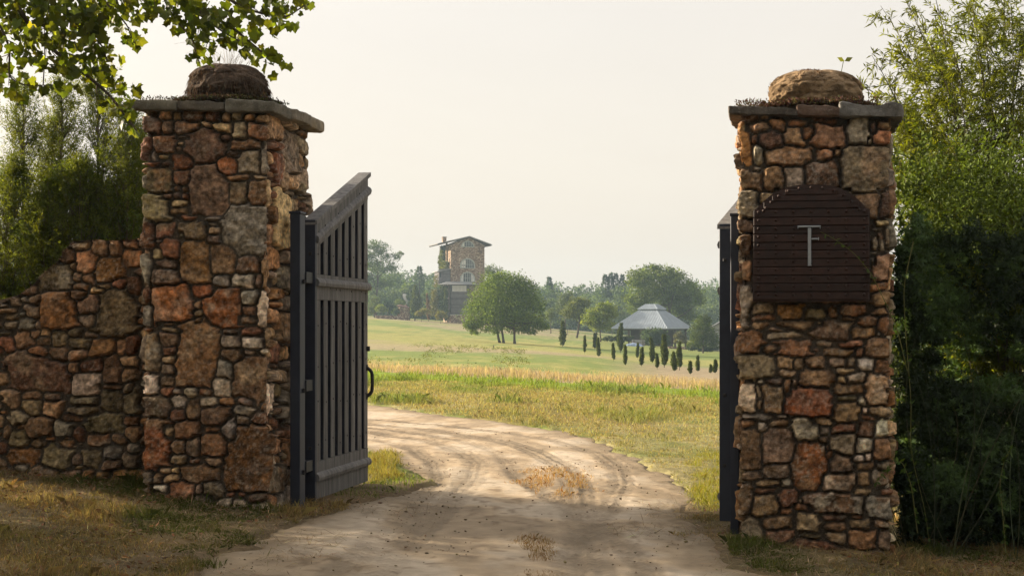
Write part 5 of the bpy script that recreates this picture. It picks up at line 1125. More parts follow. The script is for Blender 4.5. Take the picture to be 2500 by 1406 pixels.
# house
YH = 212; kh = YH / F / 4.687; HO = at(1300 + 2030 / 4.687, 856, YH)[:2]; frO = fr_(HO, R(-6)); zh = lambda zy: EYE + (HOR - (620 + zy / 4.687)) * YH / F
xh = lambda zx: (zx - 2030) * kh
hs_ = thing('clapboard_house', (*HO, float(H(HO[0] + 3, HO[1]))), 'grey weathered clapboard house with a gable roof, mostly hidden by the plaque pillar', 'house')
gbx = 300 * kh; zb0 = zh(1120); ev = zh(845); gp = zh(690)
mb = MB(); P = np.array([(0, 0, zb0), (2 * gbx, 0, zb0), (2 * gbx, 0, ev), (gbx, 0, gp), (0, 0, ev), (0, 7, zb0), (2 * gbx, 7, zb0), (2 * gbx, 7, ev), (gbx, 7, gp), (0, 7, ev)]); mb.add(frO(P), [(0, 1, 2, 3, 4), (9, 8, 7, 6, 5), (0, 4, 9, 5), (1, 6, 7, 2)], (.20, .20, .20)); mb.build('house_wall', m_board, hs_)
mb = MB(); nb = 26
for k in range(nb):
    z = zb0 + .35 + k * .155
    if z > ev: 
        f = (z - ev) / (gp - ev)
        if f > .95: break
        a0, a1 = gbx * f, gbx * (2 - f)
    else: a0, a1 = 0, 2 * gbx
    mb.hexa(frO(np.array([(a0, -.045, z), (a1, -.045, z), (a1, -.003, z), (a0, -.003, z), (a0, -.012, z + .15), (a1, -.012, z + .15), (a1, -.003, z + .15), (a0, -.003, z + .15)])), np.array((.30, .295, .285)) * rng.uniform(.75, 1.2))
mb.build('siding', m_board, hs_)
mb = MB(); 
for (xa, za, xb, zb_) in ((-.5, ev - .35, gbx, gp + .05), (gbx, gp + .05, 2 * gbx + .5, ev - .35)): mb.hexa(frO(np.array([(xa, -.5, za), (xb, -.5, zb_), (xb, 7.5, zb_), (xa, 7.5, za), (xa, -.5, za + .14), (xb, -.5, zb_ + .14), (xb, 7.5, zb_ + .14), (xa, 7.5, za + .14)])), (.16, .16, .165))
mb.build('roof', m_metal, hs_)
mb = MB(); mb.box((xh(2083), -.09, zh(1015)), (xh(2142), -.05, zh(915)), (.42, .42, .40), fr=frO); wn = mb.build('window', m_board, hs_)
mb = MB(); mb.box((xh(2089), -.10, zh(1008)), (xh(2136), -.092, zh(922)), fr=frO); mb.build('pane', m_glass, wn)
mb = MB(); x = xh(2112); mb.box((x - .02, -.115, zh(1008)), (x + .02, -.102, zh(922)), fr=frO)
for k in (1, 2, 3): z = lerp(zh(1008), zh(922), k / 4); mb.box((xh(2089), -.125, z - .015), (xh(2136), -.116, z + .015), fr=frO)
mb.build('glazing_frame', m_frame, wn)
mb = MB(); mb.box((-.6, -1.4, zb0 + .1), (6, -.06, zb0 + .25), (.16, .15, .14), fr=frO)
for k in range(9): mb.box((-.5 + k * .7, -1.3, zb0 - .5), (-.38 + k * .7, -1.18, zb0 + .1), (.10, .09, .08), fr=frO)
mb.build('porch_deck', m_board, hs_)
# thin stakes on the slope
for (zx, zt, zb_, lab) in ((403, 860, 925, 'thin stake under the left side of the yellow-green round tree'), (530, 855, 925, 'thin stake under the right side of the yellow-green round tree'), (912, 855, 930, 'thin post under the left eave of the pavilion')):
    b = hit(1300 + zx / 4.687, 620 + zb_ / 4.687, y0=120); h = (zb_ - zt) / 4.687 * b[1] / F; mb = MB(); mb.tube([b + (0, 0, -.2), b + (0, 0, h)], .05, (.10, .085, .07), 6); mb.box(b + (-.06, -.06, h - .04), b + (.06, .06, h + .01), (.12, .10, .08)); tag(mb.build('stake', m_board), lab, 'stake', 'thin stakes on the slope')
b = hit(1205, 851, y0=80); mb = MB(); mb.tube([b + (0, 0, -.1), b + (.01, 0, .28)], .04, (.10, .085, .07), 6); mb.box(b + (-.05, -.05, .26), b + (.06, .05, .31), (.13, .1, .08)); tag(mb.build('stake', m_board), 'short wooden stake in the grass just left of the big round tree', 'stake')
# ---------------------------------------------------------------- overhanging lobed-leaf tree (trunk just outside the picture)
m_lobed = leaf_mat('lobed_leaf', .55, (1.55, 1.38, .35), .45, .2)
def lobed_leaves(mb, P, D, N, size, col):
    ang = np.array([0, 18, 40, 62, 90, 118, 140, 162, 180, 215, 270, 325]) - 90.0
    rad = np.array([.42, .60, .36, .55, .95, .55, .36, .60, .42, .40, .18, .40]) ; ang = ang + 90
    # local leaf: tip along +y
    a = np.radians(np.array([-90, -50, -20, 5, 30, 52, 90, 128, 150, 175, 200, 230])); rd = np.array([.16, .50, .62, .50, .72, .58, .82, .58, .72, .50, .62, .50])
    ox = np.cos(a) * rd; oy = np.sin(a) * rd + .3; k = len(a)
    D = D / np.linalg.norm(D, axis=1)[:, None]; Sd = np.cross(D, N); Sd /= np.linalg.norm(Sd, axis=1)[:, None] + 1e-9; Nn = np.cross(Sd, D)
    n = len(P); size = np.broadcast_to(size, (n,))
    cup = (ox ** 2) * .35 - (oy ** 2) * .18
    V = P[:, None, :] + (Sd[:, None, :] * ox[None, :, None] + D[:, None, :] * oy[None, :, None] + Nn[:, None, :] * cup[None, :, None]) * size[:, None, None]
    cen = P + D * (.28 * size)[:, None]
    V = np.concatenate([V, cen[:, None, :]], 1).reshape(-1, 3)
    b = np.arange(n)[:, None] * (k + 1); i = np.arange(k)[None, :]
    Ft = np.stack([b + k + 0 * i, b + i, b + (i + 1) % k], -1).reshape(-1, 3)
    mb.add(V, Ft, np.repeat(col, k + 1, 0))
YB_ = 12.2
_bl = """20 20 45,70 30 52,120 40 52,170 20 46,220 20 46,60 80 40,110 90 46,160 100 40,200 80 42,240 60 40,70 130 28,110 145 18,150 150 36,200 140 36,240 120 30,255 150 24,180 180 28,250 185 26,275 222 25,300 252 25,312 290 20,328 315 16,255 245 16,320 215 14,270 30 32,300 20 26,340 15 32,310 80 20,322 96 15,380 30 26,420 45 25,460 60 25,500 60 30,540 40 32,570 70 26,480 95 18,520 100 24,560 95 22,600 108 28,630 130 24,660 140 20,688 152 12,620 60 20,650 50 26,690 45 28,722 18 24,748 8 10,500 130 14,484 150 8,20 210 22,60 210 22,98 208 10,130 208 9,20 110 22,20 160 14,-30 60 60,-30 150 40,40 235 12,440 5 30,500 10 30,600 10 34,670 5 26,-20 -30 60,100 -30 60,220 -30 50,340 -30 50,460 -40 50,580 -40 50,690 -40 40"""
blobs = np.array([[float(v) for v in q.split()] for q in _bl.split(',')])
TB = np.array([-7.4, 13.6]); TBz = float(H(TB[0], TB[1]))
tree = thing('overhanging_tree', (TB[0], TB[1], TBz), 'leafy tree with lobed leaves whose branches hang in from the upper left above the pillar', 'tree')
mb = MB(); Ps = []; Ds = []; Sz = []; Tips = []
for (x, y, r) in blobs:
    yd = YB_ + rng.uniform(-.35, .35); c = at(x, y, yd); n = int(.0155 * r * r) + 5; rr = r * yd / F
    p = c + rng.normal(size=(n, 3)) * np.array([rr * .50, .16, rr * .50]); Ps.append(p); Tips.append(c)
    d = rng.normal(size=(n, 3)) * .55; d[:, 2] -= .8; d[:, 0] += .25; Ds.append(d); Sz.append(rng.uniform(.038, .082, n))
P = np.concatenate(Ps); D = np.concatenate(Ds); N = rng.normal(size=P.shape) * .8; N[:, 1] -= .7; N[:, 0] -= .3
lobed_leaves(mb, P, D, N, np.concatenate(Sz), vary((.085, .110, .016), len(P), .34, .08))
mb.build('hanging_foliage', m_lobed, tree)
lobes = np.array([(-9.2, 12.6, 2.7, 1.6, 1.4, 1.3), (-9.0, 14.2, 3.1, 1.6, 1.5, 1.3), (-9.4, 15.8, 3.2, 1.6, 1.5, 1.2), (-9.6, 17.2, 3.0, 1.6, 1.3, 1.2), (-7.6, 13.3, 3.7, 1.5, 1.4, 1.0), (-10.8, 14.6, 3.4, 1.6, 2.0, 1.4), (-9.0, 11.4, 2.6, 1.5, 1.3, 1.1), (-10.5, 12.4, 3.0, 1.6, 1.6, 1.3), (-8.0, 15.2, 3.9, 1.4, 1.3, .8), (-9.8, 13.6, 1.8, 1.2, 2.4, .8)])  # unseen crown lobes, kept low and placed to shade the foreground
mb = MB(); crown(mb, lobes, 15000, .15, ((.06, .075, .016), (.09, .10, .02)), 501, clump=26); mb.build('crown', m_lobed, tree)  # unseen low crown, shaped to shade the foreground
mb = MB(); limbs(mb, (TB[0], TB[1], TBz - .2), (-7.2, 13.6, 4.3), .20, lobes, 502, (.12, .095, .075), nl=8, n=10); mb.build('trunk', m_bark, tree)
mb = MB(); BC = (.085, .065, .045)
def px_branch(pts, r0, r1, start=None):
    q = [at(x, y, YB_ + rng.uniform(-.12, .12)) for x, y in pts]
    if start is not None: q = [np.array(s) for s in start] + q
    q = np.array(q); t = np.linspace(0, len(q) - 1, len(q) * 5); c = np.stack([np.interp(t, range(len(q)), q[:, k]) for k in range(3)], 1)
    for _ in range(3): c[1:-1] = (c[:-2] + c[1:-1] * 2 + c[2:]) / 4
    mb.tube(c, np.linspace(r0, r1, len(c)), BC, 6); return c
st_ = [(-7.6, 13.8, 3.6), (-5.6, 12.7, 4.3), (-4.5, 12.3, 4.4)]
mains = [px_branch([(-40, -70), (32, 0), (80, 75), (157, 147), (218, 189), (265, 230), (300, 275), (335, 322)], .028, .006, st_),
         px_branch([(-40, -120), (200, -70), (390, -30), (480, 30), (560, 60), (640, 130), (692, 156)], .03, .005, st_),
         px_branch([(390, -30), (520, -20), (620, 30), (700, 45), (750, 8)], .014, .004),
         px_branch([(-60, 0), (0, 60), (25, 120), (20, 190), (60, 210), (130, 208)], .014, .003, [(-4.6, 12.3, 4.2)]),
         px_branch([(110, -60), (130, 10), (185, 60), (250, 110), (262, 150)], .014, .004), px_branch([(390, -30), (420, 40), (470, 95), (484, 150)], .012, .003), px_branch([(200, -70), (260, 10), (310, 60), (322, 95)], .012, .003), px_branch([(480, 30), (545, 80), (600, 108)], .009, .003)]
allp = np.concatenate(mains)
for t in Tips:
    d = np.linalg.norm(allp - t, axis=1); j = d.argmin()
    if d[j] > .02:
        p0 = allp[max(0, j - 3)]; q = np.linspace(0, 1, 6)[:, None]; mid = (p0 + t) / 2 + rng.normal(size=3) * .03 + (0, 0, .02); mb.tube(p0 * (1 - q) ** 2 + 2 * mid * q * (1 - q) + t * q ** 2, np.linspace(.005, .002, 6), BC, 4, cap=False)
mb.build('branch', m_bark, tree)

# ---------------------------------------------------------------- feathery cedars behind the low wall
m_cedar = leaf_mat('cedar_spray', .52, (1.7, 1.5, .40), .6, .15)
def cedar(px, pyt, Y, rpx, label, seed, dens=1.0, cols=((.055, .085, .018), (.13, .155, .028))):
    r = np.random.default_rng(seed); X = (px - 1250) / F * Y; zb = float(H(X, Y)); zt = EYE + (HOR - pyt) / F * Y; h = zt - zb; R0 = rpx / F * Y
    base = np.array([X, Y, zb]); root = thing('cedar', base, label, 'cedar', 'cedars behind the low stone wall'); c0, c1 = map(np.array, cols)
    tk = MB(); wob = np.cumsum(r.normal(0, .02, (10, 2)), 0); t = np.linspace(0, 1, 10)
    tp = np.stack([X + wob[:, 0] - wob[0, 0], Y + wob[:, 1] - wob[0, 1], zb - .1 + (h + .1) * t], 1); tk.tube(tp, np.linspace(.055, .004, 10), (.13, .095, .075), 6)
    fo = MB(); P = []; D = []; Cc = []
    nb = int(235 * dens)
    for k in range(nb):
        f = r.uniform(.10, .99); p0 = np.array([np.interp(f, t, tp[:, i]) for i in range(3)]); a = r.uniform(0, 6.28)
        L = R0 * (1.25 * (1 - f) ** .65 + .12) * r.uniform(.6, 1.2); el = r.uniform(.25, .9) + .5 * f
        d = np.array([math.cos(a) * math.cos(el), math.sin(a) * math.cos(el), math.sin(el)]); q = np.linspace(0, 1, 8)[:, None]
        curve = p0 + d * L * q + np.array([0, 0, 1]) * L * .22 * q ** 2 + r.normal(0, .02, 3) * q; tk.tube(curve, np.linspace(.010 * (1 - f) + .004, .0015, 8), (.12, .09, .065), 4, cap=False)
        nt_ = int(7 + 14 * L / max(R0, .3)); tone = r.random(); br = np.exp(r.normal(0, .22))
        for j in range(nt_):
            s = r.uniform(.15, 1.0); o = np.array([np.interp(s, q[:, 0], curve[:, i]) for i in range(3)]); td = d * .6 + r.normal(size=3) * .55 + (0, 0, .25); td /= np.linalg.norm(td); tl = r.uniform(.10, .26) * (1.1 - .4 * s)
            m = 17; u_ = r.random(m)[:, None]; P.append(o + td * tl * u_ + r.normal(0, .010, (m, 3))); D.append(td * .8 + r.normal(0, .55, (m, 3))); Cc.append(np.tile((c0 + (c1 - c0) * tone) * br, (m, 1)) * np.exp(r.normal(0, .18, (m, 1))))
    P = np.concatenate(P); D = np.concatenate(D); leaf_quads(fo, P, D, r.uniform(.016, .044, len(P)), r.uniform(.0055, .0095, len(P)), np.clip(np.concatenate(Cc), .004, .5), N=r.normal(size=P.shape))
    fo.build('spray_foliage', m_cedar, root); tk.build('trunk', m_bark, root); return root
for a in [(45, 222, 17.2, 150, 'airy cedar at the left picture edge with its thin trunk showing against the bright sky', 601, .55), (118, 300, 17.5, 150, 'lower cedar between the airy edge cedar and the pointed one', 602, .7), (160, 208, 17.3, 150, 'tall pointed feathery cedar in the middle of the row behind the wall', 603, .7),
          (238, 185, 17.0, 165, 'tallest dense cedar behind the highest step of the wall', 604, .95), (305, 280, 16.7, 150, 'dark dense cedar close to the pillar edge behind the wall', 605, 1.2), (338, 330, 17.4, 140, 'dark cedar half hidden behind the left pillar', 606, 1.1),
          (20, 420, 16.8, 170, 'bushy low cedar at the left picture edge behind the wall', 607, 1.0), (110, 460, 16.6, 170, 'bushy low cedar behind the stepped slope of the wall', 608, 1.1), (200, 430, 16.7, 170, 'bushy yellow-green low cedar right behind the highest part of the wall', 609, 1.2), (275, 470, 17.6, 160, 'low dark cedar filling the gap beside the pillar', 610, 1.2)]:
    cedar(*a)

# ---------------------------------------------------------------- narrow-leaved tree, thicket and vines on the right
m_lance = leaf_mat('narrow_leaf', .55, (1.6, 1.5, .40), .45, .25)
def stems_tree():
    r = np.random.default_rng(700); base = at(2430, 1300, 15.9); base[2] = float(H(base[0], base[1]))
    root = thing('narrow_leaved_tree', base, 'tall feathery tree with narrow yellow-green leaves rising behind the plaque pillar', 'tree')
    ends = [(2128, 135), (2112, 215), (2150, 15), (2175, -60), (2250, -120), (2340, -140), (2450, -160), (2550, -100), (2600, 60), (2190, 330), (2215, 420), (2270, 230), (2330, 130), (2400, 60), (2480, 120), (2380, 280), (2460, 330), (2330, 380), (2240, 480), (2420, 460), (2500, 480), (2290, 20), (2200, 130), (2210, 250), (2350, 520), (2560, 300), (2300, 310), (2500, 220), (2250, 560), (2430, 180), (2360, 0), (2470, 20), (2250, 60), (2230, 330), (2290, 440), (2400, 380), (2520, 400), (2550, 520), (2460, 540), (2200, 510), (2195, 400), (2230, 480), (2205, 290), (2260, 330), (2300, 540), (2380, 460), (2320, 200), (2420, 260), (2180, 230), (2160, 180), (2240, 150), (2290, 90), (2400, 560), (2490, 590), (2270, 410), (2350, 330)]
    tk = MB(); fo = MB(); P = []; D = []; Cc = []
    for k, (x, y) in enumerate(ends):
        e = at(x, y, r.uniform(15.2, 16.8)); b0 = base + np.array([r.uniform(-.25, .25), r.uniform(-.25, .25), -.1]); L = np.linalg.norm(e - b0)
        mid = b0 + np.array([(e[0] - b0[0]) * .25, (e[1] - b0[1]) * .4, (e[2] - b0[2]) * .75]); q = np.linspace(0, 1, 16)[:, None]
        c = b0 * (1 - q) ** 2 + 2 * mid * q * (1 - q) + e * q ** 2; tk.tube(c, np.linspace(.012 if k % 7 else .03, .002, 16), vary((.10, .085, .045), 1, .2)[0], 5, cap=False)
        tone = r.random()
        for j in range(46):
            s = r.uniform(.30, 1.0); o = np.array([np.interp(s, q[:, 0], c[:, i]) for i in range(3)]); tg = np.array([np.interp(min(1, s + .05), q[:, 0], c[:, i]) for i in range(3)]) - np.array([np.interp(s - .05, q[:, 0], c[:, i]) for i in range(3)]); tg /= np.linalg.norm(tg)
            td = tg * .7 + r.normal(size=3) * .6; td /= np.linalg.norm(td); tl = r.uniform(.16, .55) * (1.15 - .6 * s); u_ = np.linspace(0, 1, 6)[:, None]
            tw_ = o + td * tl * u_ + np.array([0, 0, -.25]) * tl * u_ ** 2; tk.tube(tw_, np.linspace(.003, .001, 6), (.14, .12, .05), 3, cap=False)
            m = int(10 + tl * 48); uu = r.random(m); pp = np.stack([np.interp(uu, u_[:, 0], tw_[:, i]) for i in range(3)], 1); P.append(pp); D.append(td * .7 + r.normal(0, .5, (m, 3)) + (0, 0, -.15))
            Cc.append(np.tile(np.array([.125, .145, .018]) * (1 - tone * .35) * np.exp(r.normal(0, .2)), (m, 1)) * np.exp(r.normal(0, .2, (m, 1))))
    P = np.concatenate(P); leaf_quads(fo, P, np.concatenate(D), r.uniform(.05, .105, len(P)), r.uniform(.011, .018, len(P)), np.concatenate(Cc), N=r.normal(size=P.shape), bend=.12)
    lb = np.array([(*at(x, y, r.uniform(15.6, 16.6)), q / F * 16, .6, q / F * 16) for x, y, q in ((2350, 250, 75), (2450, 150, 85), (2300, 400, 65), (2430, 420, 85), (2250, 350, 40), (2400, 60, 80), (2500, 300, 90), (2280, 160, 45), (2230, 450, 40), (2330, 520, 60), (2460, 540, 80), (2530, 60, 90), (2215, 300, 30))])
    k = r.integers(0, len(lb), 620); cc = lb[k, :3] + r.normal(0, .5, (620, 3)) * lb[k, 3:6]; m = 24; own = np.repeat(np.arange(620), m); d0 = r.normal(size=(620, 3)) + (0, 0, .3); d0 /= np.linalg.norm(d0, axis=1)[:, None]
    pp = cc[own] + d0[own] * r.uniform(-.14, .14, (len(own), 1)) + r.normal(0, .018, (len(own), 3)); leaf_quads(fo, pp, d0[own] * .7 + r.normal(0, .5, (len(own), 3)) + (0, 0, -.1), r.uniform(.05, .105, len(own)), r.uniform(.011, .018, len(own)), (np.array([.10, .125, .018]) * np.exp(r.normal(0, .3, (620, 1))))[own] * np.exp(r.normal(0, .15, (len(own), 1))), N=r.normal(size=pp.shape), bend=.12)
    fo.build('foliage', m_lance, root); tk.build('stem', m_bark, root)
stems_tree()
m_shrub = leaf_mat('dark_shrub_leaf', .30, (1.3, 1.3, .45), .6, .12)
def thicket():
    r = np.random.default_rng(720); root = thing('overgrown_shrub', (3.9, 14.2, float(H(3.9, 14.2))), 'dense dark overgrown shrub pressing against the right side of the plaque pillar', 'shrub')
    fo = MB(); P = []; D = []; Cc = []
    n = 27000
    ncl = 420; kx = r.uniform(2170, 2640, ncl); ky = r.uniform(455, 1340, ncl); kd = r.random(ncl) ** 1.5 * 1.5; kr = r.uniform(14, 42, ncl)
    q_ = r.random(ncl) < .22; ky[q_] = r.uniform(1140, 1335, q_.sum()); kd[q_] = r.uniform(.1, 1.5, q_.sum())
    kx = np.concatenate([kx, r.uniform(2180, 2640, 190)]); ky = np.concatenate([ky, r.uniform(560, 1330, 190)]); kd = np.concatenate([kd, r.uniform(1.3, 2.0, 190)]); kr = np.concatenate([kr, r.uniform(24, 46, 190)]); q_ = np.concatenate([q_, np.ones(190, bool)])
    hk = q_ | (fbm(kx / 75, ky / 75, 722, 3) > .40) | (kd > .9); ci = r.choice(np.where(hk)[0], n)
    px = kx[ci] + r.normal(0, 1, n) * kr[ci] * .6; py = ky[ci] + r.normal(0, 1, n) * kr[ci] * .5
    edge = 2192 + 26 * (fbm(py / 70, py * 0, 721, 3) - .5) * 2
    dep = kd[ci] + r.normal(0, .10, n)
    hol = np.exp(-(((px - 2410) / 95) ** 2 + ((py - 850) / 150) ** 2)) * 1.6
    Y = 13.6 + hol * .8 + np.clip(dep, -.1, 9) + .25 * sstep(2250, 2170, px)
    top = 520 + 240 * (fbm(px / 55, px * 0, 723, 4) - .5) + 60 * r.random(n)
    bot = 1335 - 60 * r.random(n) ** .5 * fbm(px / 40, px * 0, 724, 2)
    ok = (px > edge - 12 * (dep < .3)) & (py > top) & (py < bot)
    px, py, Y = px[ok], py[ok], Y[ok]; c = np.stack([(px - 1250) / F * Y, Y, EYE + (HOR - py) / F * Y], 1); c = c[c[:, 2] > H(c[:, 0], c[:, 1])]; r.shuffle(c)
    m = 6; own = np.repeat(np.arange(len(c)), m); a = np.tile(np.arange(m) * 2 * np.pi / m, len(c)) + np.repeat(r.uniform(0, 6.28, len(c)), m)
    ax = np.stack([r.normal(0, .5, len(c)), -np.ones(len(c)) * .6, r.normal(.4, .4, len(c))], 1); ax /= np.linalg.norm(ax, axis=1)[:, None]
    s1 = np.cross(ax, [0.1, .2, 1]); s1 /= np.linalg.norm(s1, axis=1)[:, None]; s2 = np.cross(ax, s1)
    d = s1[own] * np.cos(a)[:, None] + s2[own] * np.sin(a)[:, None] + r.normal(0, .25, (len(own), 3)) + np.array([0, 0, -.15])
    br = (np.exp(r.normal(0, .2, len(c))) * (.45 + 1.5 * sstep(.42, .68, fbm(c[:, 0] * 2.4, c[:, 2] * 2.4, 727, 3))))[own][:, None]
    leaf_quads(fo, c[own], d, r.uniform(.028, .062, len(own)), r.uniform(.014, .024, len(own)), np.array([.040, .066, .022]) * br * np.exp(r.normal(0, .15, (len(own), 1))), N=ax[own] + r.normal(0, .3, (len(own), 3)))
    # sprigs with longer, lighter green leaves along the top
    k = 900; pxs = r.uniform(2190, 2560, k); pys = 505 + r.normal(0, 75, k); Ys = 13.9 + r.uniform(0, 1.0, k); o = np.stack([(pxs - 1250) / F * Ys, Ys, EYE + (HOR - pys) / F * Ys], 1)
    for q in o:
        dd = np.array([r.normal(0, .5), r.normal(-.2, .3), .9]); L = r.uniform(.10, .3); mm = 10; u_ = r.random(mm)[:, None]
        leaf_quads(fo, q + dd * L * u_, r.normal(0, .7, (mm, 3)) + dd * .4, r.uniform(.03, .07, mm), .02, np.tile(np.array([.09, .125, .022]) * np.exp(r.normal(0, .3)), (mm, 1)))
    fo.build('foliage', m_shrub, root)
    tk = MB()
    for k in range(20):
        x0 = r.uniform(2200, 2560); y0 = r.uniform(1240, 1330); Yk = r.uniform(13.25, 13.9); x1 = x0 + r.normal(-10, 90); y1 = r.uniform(640, 1050); p0 = at(x0, y0, Yk); p1 = at(x1, y1, Yk + r.uniform(-.1, .4)); p0[2] = float(H(p0[0], p0[1])); q = np.linspace(0, 1, 12)[:, None]; mid = (p0 + p1) / 2 + np.array([r.normal(0, .3), -.05, .25]); tk.tube(p0 * (1 - q) ** 2 + 2 * mid * q * (1 - q) + p1 * q ** 2, np.linspace(.0045, .0018, 12), vary((.06, .06, .03), 1, .4)[0], 4, cap=False)
    tk.build('stem', m_bark, root)
thicket()
for (px, pyt, Y, rp, lab, sd) in ((2290, 600, 17.5, 110, 'rounded dark bush behind the overgrown shrub, next to the plaque pillar', 731), (2480, 520, 17.8, 150, 'tall dark bush behind the overgrown shrub at the right picture edge', 732)):
    X = (px - 1250) / F * Y; zb = float(H(X, Y)); zt = EYE + (HOR - pyt) / F * Y; h = zt - zb
    make_tree('dark_bush', lab, (X, Y, zb), np.array([(X, Y, zb + h * .3, rp / F * Y * 1.3, .8, h * .32), (X - .2, Y, zb + h * .6, rp / F * Y, .8, h * .32), (X + .25, Y, zb + h * .75, rp / F * Y * .9, .7, h * .25), (X + .1, Y + .2, zb + h * .15, rp / F * Y * 1.4, .8, h * .2), (X, Y - .6, zb + h * .08, rp / F * Y * 1.6, .7, h * .14), (X + .3, Y - .5, zb + h * .22, rp / F * Y * 1.5, .7, h * .16)]), 17000, .085, ((.022, .036, .012), (.045, .06, .018)), sd, .05, cat='bush', clump=24, nl=4, spread=1.2)
def vine(name, lab, pts, Y, seed, n=26, leafcol=(.06, .10, .02), ls=.04, mat=None):
    r = np.random.default_rng(seed); q = np.array([at(x, y, (Y if np.isscalar(Y) else Y[i])) for i, (x, y) in enumerate(pts)]); t = np.linspace(0, len(q) - 1, len(q) * 6); c = np.stack([np.interp(t, range(len(q)), q[:, k]) for k in range(3)], 1)
    for _ in range(4): c[1:-1] = (c[:-2] + 2 * c[1:-1] + c[2:]) / 4
    root = thing(name, c[0], lab, 'vine'); mb = MB(); mb.tube(c, np.linspace(.0045, .0018, len(c)), (.15, .15, .05), 5, cap=False); mb.build('stem', m_bark, root)
    mb = MB(); k = r.integers(2, len(c), n); d = r.normal(size=(n, 3)) * .6 + np.array([0, -.3, .1]); leaf_quads(mb, c[k], d, r.uniform(ls * .6, ls * 1.3, n), ls * .42, vary(leafcol, n, .25)); mb.build('foliage', m_shrub, root)
vine('vine', 'thin green vine arching from the shrub across the dark plaque', [(2215, 905), (2190, 800), (2160, 735), (2125, 665), (2085, 618), (2045, 588), (2003, 566)], [13.35, 13.2, 13.12, 13.08, 13.06, 13.05, 13.04], 741, 34)
vine('vine', 'long pale vine hanging down through the dark shrub beside the pillar', [(2230, 590), (2205, 700), (2212, 830), (2225, 980), (2222, 1100), (2260, 1250), (2270, 1340)], 13.3, 742, 40, ls=.05)
vine('vine', 'leafy vine lapping over the lower right edge of the plaque pillar', [(2240, 1300), (2225, 1180), (2200, 1120), (2160, 1150), (2140, 1175)], [13.2, 13.1, 13.0, 12.98, 12.97], 743, 60, ls=.055)
vine('vine', 'upright leafy vine in front of the shrub at the right picture edge', [(2455, 1345), (2448, 1250), (2440, 1180), (2452, 1120), (2470, 1090)], 13.0, 744, 60, (.05, .085, .02), .06)

# ---------------------------------------------------------------- grasses
m_grass = leaf_mat('grass_blade', .45, (1.35, 1.3, .55), .6, .15)
def scatter(n, x0, x1, y0, y1): return rng.uniform(x0, x1, n), rng.uniform(y0, y1, n)
def inpic(X, Y, m=.04): u = X / Y; return (u > -.3125 - m) & (u < .3125 + m)
def grass(name, lab, X, Y, h, w, lean, col, tip=None, clumpn=None):
    P = ground_pts(X, Y, -.01); mb = MB(); blades(mb, P, h, w, lean, col, tip); return tag(mb.build(name, m_grass), lab, 'grass', kind='stuff')
# tall dry grass
X, Y = scatter(190000, -22, 26, 30, 100); sd = strip_d(X, Y); k = (sd > -.6) & (sd < 26) & inpic(X, Y, .03) & (rng.random(len(X)) < .9 * sstep(14, 3, sd) + .35 * sstep(.45, .65, fbm(X * .5, Y * .2, 888, 3))); X, Y, sd = X[k], Y[k], sd[k]
hh = (.20 + .28 * fbm(X * .8, Y * .5, 801, 3)) * rng.uniform(.6, 1.25, len(X)) * sstep(-1.2, 1.5, sd) * (.22 + .78 * sstep(11, 2, sd)); c = vary((.34, .265, .19), len(X), .22, .04); c[rng.random(len(c)) < .22] = vary((.23, .22, .06), 1)[0]
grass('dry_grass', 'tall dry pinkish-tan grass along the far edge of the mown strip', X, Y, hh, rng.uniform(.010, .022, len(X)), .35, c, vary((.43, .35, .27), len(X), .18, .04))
# lush strip
X, Y = scatter(150000, -20, 24, 28, 75); sd = strip_d(X, Y); k = (sd > -9.5 + 2.5 * fbm(X * .3, Y * .3, 802, 2)) & (sd < .3) & inpic(X, Y, .03) & (fbm(X * 1.2, Y * .4, 803, 3) > .40 + .12 * sstep(-5, -9, sd)); X, Y = X[k], Y[k]
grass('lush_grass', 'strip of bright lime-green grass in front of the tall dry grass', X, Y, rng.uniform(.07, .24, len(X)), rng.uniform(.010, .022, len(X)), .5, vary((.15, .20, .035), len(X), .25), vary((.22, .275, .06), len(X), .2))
# mown meadow between lane and strip
X, Y = scatter(620000, -9, 14, 15.5, 58); sd = strip_d(X, Y); rd = road_in(X, Y); k = (sd < -5) & (rd < -.22 + .55 * fbm(X * 2.5, Y * 1.2, 891, 3)) & inpic(X, Y, .03) & (rng.random(len(X)) < .9 * sstep(-.6, -.05, rd) * sstep(30, 16, Y) + np.clip(24 / Y, .25, 1) * (.35 + 1.1 * fbm(X * 1.1, Y * .6, 804, 3))); X, Y = X[k], Y[k]
cl = fbm(X * .9, Y * .45, 805, 4); cl2 = fbm(X * .25, Y * .12, 806, 3); hh = rng.uniform(.02, .075, len(X)) * (1 + 2.2 * sstep(.56, .74, cl)) * np.clip(Y / 26, .7, 1.5)
g = sstep(.42, .66, cl * .6 + cl2 * .4)[:, None]; c = vary((.26, .225, .11), len(X), .28) * (1 - g) + vary((.135, .175, .045), len(X), .28) * g
grass('meadow_grass', 'short patchy green and straw-coloured grass beside the dirt lane', X, Y, hh, rng.uniform(.0028, .0065, len(X)) * np.clip(Y / 18, .8, 3), .7, c, c * 1.2)
